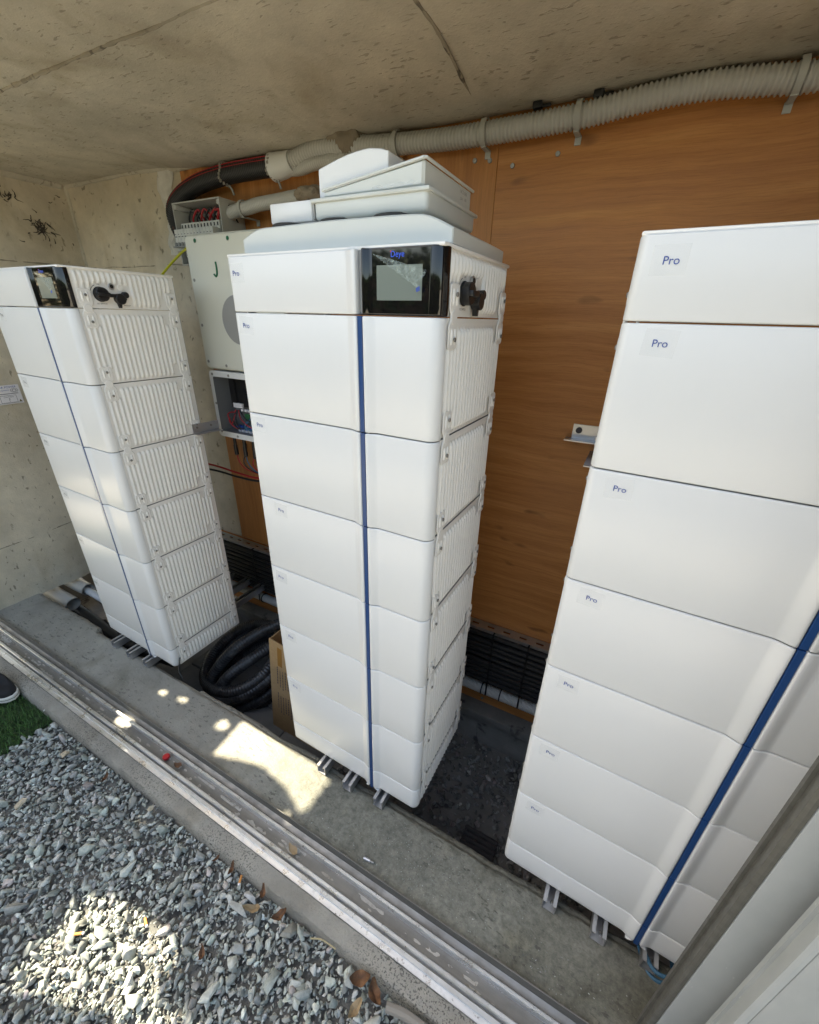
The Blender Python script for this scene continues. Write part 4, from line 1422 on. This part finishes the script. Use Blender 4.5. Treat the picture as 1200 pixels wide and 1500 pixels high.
tag(stones('gravel', items, M['stone'], gtint(len(items))), 'loose blue grey crushed stone gravel in front of the kerb', 'gravel', kind='stuff')
items = []
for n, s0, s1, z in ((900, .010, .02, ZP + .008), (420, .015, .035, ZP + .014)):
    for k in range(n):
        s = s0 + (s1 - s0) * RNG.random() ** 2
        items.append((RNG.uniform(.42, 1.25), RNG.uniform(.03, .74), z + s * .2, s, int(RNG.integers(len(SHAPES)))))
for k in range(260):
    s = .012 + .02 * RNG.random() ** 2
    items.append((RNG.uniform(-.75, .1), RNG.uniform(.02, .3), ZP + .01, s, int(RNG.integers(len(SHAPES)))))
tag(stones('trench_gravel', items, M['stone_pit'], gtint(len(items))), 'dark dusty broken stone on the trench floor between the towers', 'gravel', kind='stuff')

# grit scattered on the ledge
items = []
for k in range(420):
    x = RNG.normal(.66, .16); y = RNG.normal(-.125, .045)
    if -.225 < y < -.03: items.append((x, y, ZL + .001, RNG.uniform(.0012, .0034), int(RNG.integers(len(SHAPES)))))
for k in range(700):
    x = RNG.uniform(-2.1, 1.4); y = -.234 + abs(RNG.normal(0, .07))
    if y < -.03: items.append((x, y, ZL + .001, RNG.uniform(.0010, .0038), int(RNG.integers(len(SHAPES)))))
tag(stones('ledge_grit', items, M['stone'], gtint(len(items)) * .75), 'fine grit and crumbs scattered over the concrete ledge', 'grit', kind='stuff')

def solo(name, label, cat, x, y, z, s, k, mat, sq=(1, 1, 1)):
    v, f = SHAPES[k]
    me = MB().add((v @ rotm(RNG, .3).T * s * np.array(sq)).tolist(), f.tolist(), 0, False).mesh(name, mat)
    return tag(inst(name, me, None, (x, y, z)), label, cat)
solo('stone', 'square tan stone on the gravel near left edge', 'stone', -.80, -.68, ZG + .045, .030, 1, M['stone_tan'])
solo('stone', 'tan stone on the gravel below the artificial grass corner', 'stone', -.876, -.49, ZG + .042, .030, 2, M['stone_tan'], (1.3, .8, .8))
solo('stone', 'whitish stone at the corner of grass and kerb', 'stone', -1.085, -.437, ZG + .045, .032, 4, M['stone_white'], (1.3, .8, .7))
solo('stone', 'small pale stone lying on the artificial grass', 'stone', -1.21, -.42, ZG + .045, .012, 3, M['stone_white'])
solo('stone', 'pinkish tan stone on gravel close to the kerb', 'stone', -.342, -.45, ZG + .046, .020, 6, M['stone_tan'])
solo('stone', 'big flat grey stone in the gravel near the cigarette ends', 'stone', .20, -.50, ZG + .04, .042, 8, m_stone('grey_stone', False), (1.2, .9, .7))

# ------------------------------------------------------------------ artificial grass
n = 26000
gx = RNG.uniform(-2.6, -1.10, n); gy = RNG.uniform(-1.5, -.412, n)
ok = (gx < -1.135 + .02 * RNG.normal(size=n)) & ((gy < -.45) | (RNG.random(n) < .8))
gx, gy = gx[ok], gy[ok]; n = len(gx)
ang_ = RNG.uniform(0, 6.28, n); hh = RNG.uniform(.018, .034, n); ln = RNG.uniform(.3, 1.0, n) * hh
wx, wy = np.cos(ang_ + 1.57) * .0018, np.sin(ang_ + 1.57) * .0018
z0 = np.full(n, ZG + .012)
V = np.stack([np.stack([gx - wx, gy - wy, z0], 1), np.stack([gx + wx, gy + wy, z0], 1), np.stack([gx + np.cos(ang_) * ln, gy + np.sin(ang_) * ln, z0 + hh], 1)], 1).reshape(-1, 3)
me = bpy.data.meshes.new('artificial_grass')
me.vertices.add(3 * n); me.vertices.foreach_set('co', V.astype(np.float32).ravel())
me.loops.add(3 * n); me.loops.foreach_set('vertex_index', np.arange(3 * n, dtype=np.int32))
me.polygons.add(n); me.polygons.foreach_set('loop_start', np.arange(0, 3 * n, 3, dtype=np.int32)); me.polygons.foreach_set('loop_total', np.full(n, 3, np.int32))
me.update(calc_edges=True)
at = me.attributes.new('tint', 'FLOAT_COLOR', 'POINT')
tc_ = np.repeat(RNG.uniform(.5, 1.5, n), 3); at.data.foreach_set('color', np.stack([tc_, tc_, tc_, np.ones_like(tc_)], 1).astype(np.float32).ravel())
me.materials.append(M['grass'])
tag(link(bpy.data.objects.new('artificial_grass', me)), 'dark green artificial grass at the left beside the kerb', 'grass', kind='stuff')
mb = MB(); mb.box(-3.0, -1.15, -2.2, -.405, ZG - .006, ZG + .010)
struct('turf_backing', mb, new_mat('turf_backing', (.02, .045, .012), .9))

# ------------------------------------------------------------------ shoe
sh = thing('sneaker', 'toe of black canvas sneaker with white rubber sole on the grass', 'shoe', (-1.415, -.455, ZG + .035), R(8))
def foot_outline(k=1.0):
    pts = [(0.0, 0), (-.012, .024), (-.045, .042), (-.10, .049), (-.17, .043), (-.24, .038), (-.275, .026), (-.285, 0), (-.275, -.024), (-.24, -.034), (-.17, -.037), (-.10, -.047), (-.05, -.044), (-.014, -.026)]
    P = spline([(a, b, 0) for a, b in pts] + [(0, 0, 0)], 4)[:-1]
    return [(-.14 + (p.x + .14) * k, p.y * k) for p in P]
m = MB(); m.prism(foot_outline(1.0), 'z', 0, .030, 0, True, .003); sl = m.build('sole', M['shoe_white'], sh)
m = MB(); m.prism(foot_outline(1.004), 'z', .015, .0175, 0, True); m.build('sole_line', M['shoe_black'], sl)
m = MB()
ol = foot_outline(.95); n = len(ol)
hx = lambda x: .034 + (.055 if x < -.14 else .055 * sstep(max(0, min(1, -x / .14))))
rings = []
for q, (sc_, hz) in enumerate(((1, 0), (.97, .35), (.88, .68), (.70, .9), (.42, 1.0), (.1, 1.02))):
    rings.append([(-.14 + (a + .14) * (1 - (1 - sc_) * .75) , b * sc_, .030 + hz * (hx(a) - .0)) for a, b in ol])
vs = [p for r_ in rings for p in r_]
fs = [(k * n + i, k * n + (i + 1) % n, (k + 1) * n + (i + 1) % n, (k + 1) * n + i) for k in range(len(rings) - 1) for i in range(n)] + [tuple((len(rings) - 1) * n + i for i in range(n))]
m.add(vs, fs, 0, True); m.build('upper', M['shoe_black'], sh)

# ------------------------------------------------------------------ litter
def leafmesh(L, Wd, curl, mat, seed):
    vs = []; fs = []; nn = 8
    for i in range(nn + 1):
        t = i / nn; w = Wd * math.sin(math.pi * min(1, t * .94 + .03)) ** .8
        zc = curl * (t - .5) ** 2 * 4 * L * .4
        for s in (-1, -.5, 0, .5, 1):
            vs.append(((t - .5) * L, s * w / 2 + .004 * nz(t * 4, s, 1, seed), zc + abs(s) * Wd * .25 * curl + .004 * nz(t * 5, s * 2, 1, seed + 3)))
    for i in range(nn):
        for k in range(4): fs.append((i * 5 + k, i * 5 + k + 1, (i + 1) * 5 + k + 1, (i + 1) * 5 + k))
    return MB().add(vs, fs, 0, True).mesh('dry_leaf', mat)
LEAVES = ((.253, -.475, .075, .030, .9, 'leaf_tan', 'long pale tan curled leaf on the gravel beside the kerb', .4),
          (.247, -.437, .055, .024, .8, 'leaf_dry', 'reddish brown leaf on gravel just above the pale tan leaf', 2.2),
          (.335, -.450, .06, .035, .6, 'leaf_dry', 'dark crumpled leaf tucked against kerb right of pale tan leaf', 1.0),
          (.10, -.438, .050, .018, .8, 'leaf_dry', 'narrow brown leaf against the kerb near the lone cigarette end', 1.9),
          (.03, -.440, .038, .018, .5, 'leaf_dry', 'small brown leaf at the kerb, upper one of the kerb leaves', 1.2),
          (.64, -.445, .075, .05, .5, 'leaf_dry', 'broad brown leaf in the leaf heap by the lower kerb', .6),
          (.69, -.450, .07, .045, .8, 'leaf_dry', 'curled brown leaf on top of leaf heap by lower kerb', 2.5),
          (.66, -.50, .06, .035, .8, 'leaf_tan', 'tan leaf below the leaf heap by the lower kerb', 1.3),
          (.196, -.63, .05, .025, .7, 'leaf_dry', 'lone dark brown leaf in the middle of the gravel', 2.4),
          (-.60, -.47, .055, .022, .9, 'leaf_dry', 'brown curled leaf on gravel at the upper left by kerb', 2.0),
          (.57, -.62, .06, .03, .6, 'leaf_tan', 'tan leaf at the bottom edge of the gravel', .3))
for k, (x, y, L, w, cu, mt, lab, a) in enumerate(LEAVES):
    o = inst('dry_leaf', leafmesh(L * .8, w * .7, cu * 1.5, M[mt], k), None, (x, y, ZG + .058), (random.uniform(-.3, .3), random.uniform(-.3, .3), a))
    tag(o, lab, 'leaf', 'dry leaves on the gravel')
for x, y, L, a, lab in ((-.375, -.298, .038, .3, 'crumpled brown leaf in the track groove beside red cap'), (.257, -.300, .05, -.2, 'flat tan leaf lying in the track groove')):
    tag(inst('dry_leaf', leafmesh(L, .022, .5, M['leaf_dry' if x < 0 else 'leaf_tan'], 9), None, (x, y, -.066), (0, 0, a)), lab, 'leaf', 'dry leaves in the track')
for x, y, a, lab in ((-.179, -.775, .6, 'orange cigarette end in the sunlit gravel, left one'), (-.025, -.662, -.4, 'orange cigarette end at the upper edge of sunlit gravel'), (.150, -.445, -1.1, 'orange cigarette end in shade beside the kerb')):
    t = thing('cigarette_end', lab, 'cigarette end', (x, y, ZG + .056), a, 'cigarette ends on the gravel')
    m = MB(); m.cyl((-.014, 0, 0), 'x', .004, .022, 10, 0, .0008); m.build('filter', M['orange'], t)
    m = MB(); m.cyl((.0081, 0, 0), 'x', .0039, .006, 10, 0, .001); m.build('paper_stub', M['paper'], t)
m = MB(); m.cyl((0, 0, 0), 'z', .0135, .012, 24, 0, .002)
cp = tag(m.build('bottle_cap', M['redcap']), 'small bright red plastic cap in the track groove', 'cap'); cp.location = (-.456, -.297, -.073)
for k in range(18):
    a = 2 * math.pi * k / 18
    mm = MB(); mm.box(-.0007, .0007, .0132, .0142, .002, .010); o = mm.build('grip_rib', M['redcap'], cp); o.rotation_euler = (0, 0, a)
an = thing('anchor_bolt', 'loose steel anchor bolt lying on the concrete ledge', 'bolt', (.509, -.208, ZL + .008), R(6))
m = MB(); m.cyl((-.012, 0, 0), 'x', .0055, .026, 12, 0, .001); m.build('sleeve', M['steel'], an)
m = MB(); m.cyl((.014, 0, 0), 'x', .0035, .014, 10, 0, .0008); m.build('shank', M['screw'], an)
m = MB(); m.tube(spline([(.455, -.445, ZG + .055), (.49, -.432, ZG + .062), (.54, -.428, ZG + .06)], 6), .0022, 6)
tag(m.build('twig', new_mat('twig_straw', (.40, .34, .20), .8)), 'thin straw coloured twig lying on gravel beside the kerb', 'twig')
m = MB(); m.tube(spline([(.735, -.455, ZG + .062), (.80, -.442, ZG + .062), (.90, -.440, ZG + .06)], 6), .012, 8)
tag(m.build('broken_stick', new_mat('grey_stick', (.24, .22, .19), .9)), 'thick grey broken stick along kerb at the bottom', 'stick')

# ------------------------------------------------------------------ added unseen tree, leaf gaps shaped to place the sun patches
def tree():
    TX, TY = -3.3, -2.5
    t = thing('added_shade_tree', 'added unseen tree beyond the left wall, gaps shaped for sun patches', 'tree', (TX, TY, ZG))
    tr = MB()
    added_tree_trunk = spline([(0, 0, -.05), (.05, .03, .9), (.02, .06, 2.2), (.1, .02, 3.8), (.3, 0, 5.2)], 8)
    tr.tube(added_tree_trunk, .13, 12, rf=lambda i: .14 - .003 * i)
    for pts in ([(.03, .05, 1.2), (.2, .8, 1.5), (.4, 1.7, 1.7), (.5, 2.3, 1.6)], [(.02, .06, 1.8), (.3, .6, 2.1), (.45, 1.1, 2.2)], [(.06, .04, 3.2), (.3, .8, 3.8), (.4, 1.7, 4.1), (.5, 2.1, 4.2)], [(.1, .02, 3.8), (.3, .7, 4.6), (.5, 1.5, 5.0)]):
        P = spline(pts, 8); tr.tube(P, .04, 8, rf=lambda i: max(.008, .04 - .0018 * i))
    tr.build('added_tree_trunk', M['bark'], t)
    holes = [(-.035, [(-.30, .05), (.205, .05), (.208, -.202), (.12, -.165), (-.036, -.133), (-.16, -.16), (-.283, -.20)]),  # sun patch outlines; leaves whose shadow falls inside are dropped
             (-.11, [(-.294, -.933), (-.284, -.854), (-.302, -.772), (-.279, -.714), (-.179, -.672), (-.099, -.653), (.026, -.642), (.083, -.647), (.102, -.671), (.083, -.706), (.103, -.735), (.161, -.749), (.264, -.722), (.283, -.725), (.344, -.771), (.135, -.883), (.062, -.844), (.042, -.806), (-.044, -.859), (-.166, -.887), (-.277, -.939)]),
             (-.035, [(-.39, -.12), (-.335, -.10), (-.34, -.055), (-.39, -.075)]),
             (-.035, [(-.88, -.135), (-.60, -.085), (-.60, -.068), (-.88, -.118)]),
             (-.06, [(-.86, -.30), (-.78, -.30), (-.76, -.265), (-.84, -.265)]),
             (-.035, [(.12, -.245), (.165, -.24), (.165, -.225), (.12, -.23)])]
    def inside(x, y, poly):
        c = np.zeros(len(x), bool); j = len(poly) - 1
        for i in range(len(poly)):
            xi, yi = poly[i]; xj, yj = poly[j]
            with np.errstate(divide='ignore', invalid='ignore'):
                c ^= ((yi > y) != (yj > y)) & (x < (xj - xi) * (y - yi) / (yj - yi + 1e-12) + xi)
            j = i
        return c
    rng = np.random.default_rng(3)
    n = 50000
    x = rng.uniform(-3.15, -2.6, n)
    xg = rng.uniform(-2.7, 3.6, n); yg = rng.uniform(-1.6, .02, n)
    m_ = 16000                                  # small leaves added along the gaps to sharpen the sun patch edges
    pe = []
    for hz, poly in holes:
        for (ax, ay), (bx, by) in zip(poly, poly[1:] + poly[:1]):
            k_ = max(4, int(math.hypot(bx - ax, by - ay) * 100))
            pe += [(ax + (bx - ax) * i / k_, ay + (by - ay) * i / k_) for i in range(k_)]
    pe = np.array(pe)[rng.integers(0, len(pe), m_)] + rng.normal(0, .055, (m_, 2))
    xg[:m_] = pe[:, 0]; yg[:m_] = pe[:, 1]
    z = (xg - x) / -SUN.x - .1; y = yg + SUN.y * (z + .1)
    small = rng.random(n) < .45
    L = np.where(small, rng.uniform(.035, .06, n), rng.uniform(.08, .13, n)); w = L * rng.uniform(.5, .7, n)
    L[:m_] = rng.uniform(.022, .045, m_); w[:m_] = L[:m_] * .65
    a = rng.uniform(0, 6.28, n); tl = rng.uniform(-.6, .6, n); tw = rng.uniform(-.5, .5, n)
    ca, sa = np.cos(a), np.sin(a)
    loc = np.stack([np.stack([-L / 2, 0 * L, -L / 2 * np.sin(tw)], 1), np.stack([-L * .1, w / 2, w / 2 * np.sin(tl)], 1), np.stack([L / 2, 0 * L, L / 2 * np.sin(tw) - .004], 1),
                    np.stack([-L * .1, -w / 2, -w / 2 * np.sin(tl)], 1), np.stack([0 * L, 0 * L, 0 * L - .004], 1)], 1)
    P = np.empty_like(loc)
    P[..., 0] = loc[..., 0] * ca[:, None] - loc[..., 1] * sa[:, None] + x[:, None]
    P[..., 1] = loc[..., 0] * sa[:, None] + loc[..., 1] * ca[:, None] + y[:, None]
    P[..., 2] = loc[..., 2] + z[:, None]
    bad = P[..., 2].min(1) < .4
    for hz, poly in holes:
        for q in [P[:, k] for k in range(5)] + [(P[:, k] + P[:, (k + 1) % 4]) / 2 for k in range(4)]:
            sx = q[:, 0] - SUN.x / SUN.z * (q[:, 2] - hz); sy = q[:, 1] - SUN.y / SUN.z * (q[:, 2] - hz)
            bad |= inside(sx, sy, poly)
    P = P[~bad] - np.array([TX, TY, ZG])
    V = [tuple(p) for p in P.reshape(-1, 3)]
    F = []
    for i in range(len(P)):
        b = 5 * i
        F += [(b, b + 4, b + 1), (b + 1, b + 4, b + 2), (b + 2, b + 4, b + 3), (b + 3, b + 4, b)]
    MB().add(V, F).build('added_tree_crown', M['leaf'], t)
tree()


def hedge():  # added out of view to darken reflections and low sky light
    t = thing('added_hedge', 'added unseen green hedge behind the camera that darkens reflections', 'hedge', (0, -5.6, ZG))
    rng = np.random.default_rng(11)
    n = 14000
    x = rng.uniform(-8, 8, n); u = rng.random(n)
    face = rng.random(n)
    y = np.where(face < .6, .45 + .10 * rng.normal(size=n), rng.uniform(-.4, .5, n)); z = np.where(face < .6, rng.uniform(0, 2.5, n), 2.5 + .10 * rng.normal(size=n))
    V = []; F = []
    d = rng.normal(size=(n, 2, 3)); d /= np.linalg.norm(d, axis=2)[..., None]
    P = np.stack([x, y, z], 1)
    L = rng.uniform(.05, .11, n)[:, None]
    A = P - d[:, 0] * L; B = P + d[:, 1] * L * .6; C_ = P + d[:, 0] * L; D_ = P - d[:, 1] * L * .6
    V = np.stack([A, B, C_, D_], 1).reshape(-1, 3).tolist()
    F = [(4 * i, 4 * i + 1, 4 * i + 2, 4 * i + 3) for i in range(n)]
    MB().add(V, F).build('foliage', M['leaf'], t)
    MB().rbox(-8, 8, -.4, .38, 0, 2.42, .1, 2).build('branch_core', M['bark'], t)
hedge()
scn.cycles.max_bounces = 8
scn.cycles.diffuse_bounces = 5
scn.cycles.glossy_bounces = 4
scn.cycles.transparent_max_bounces = 12
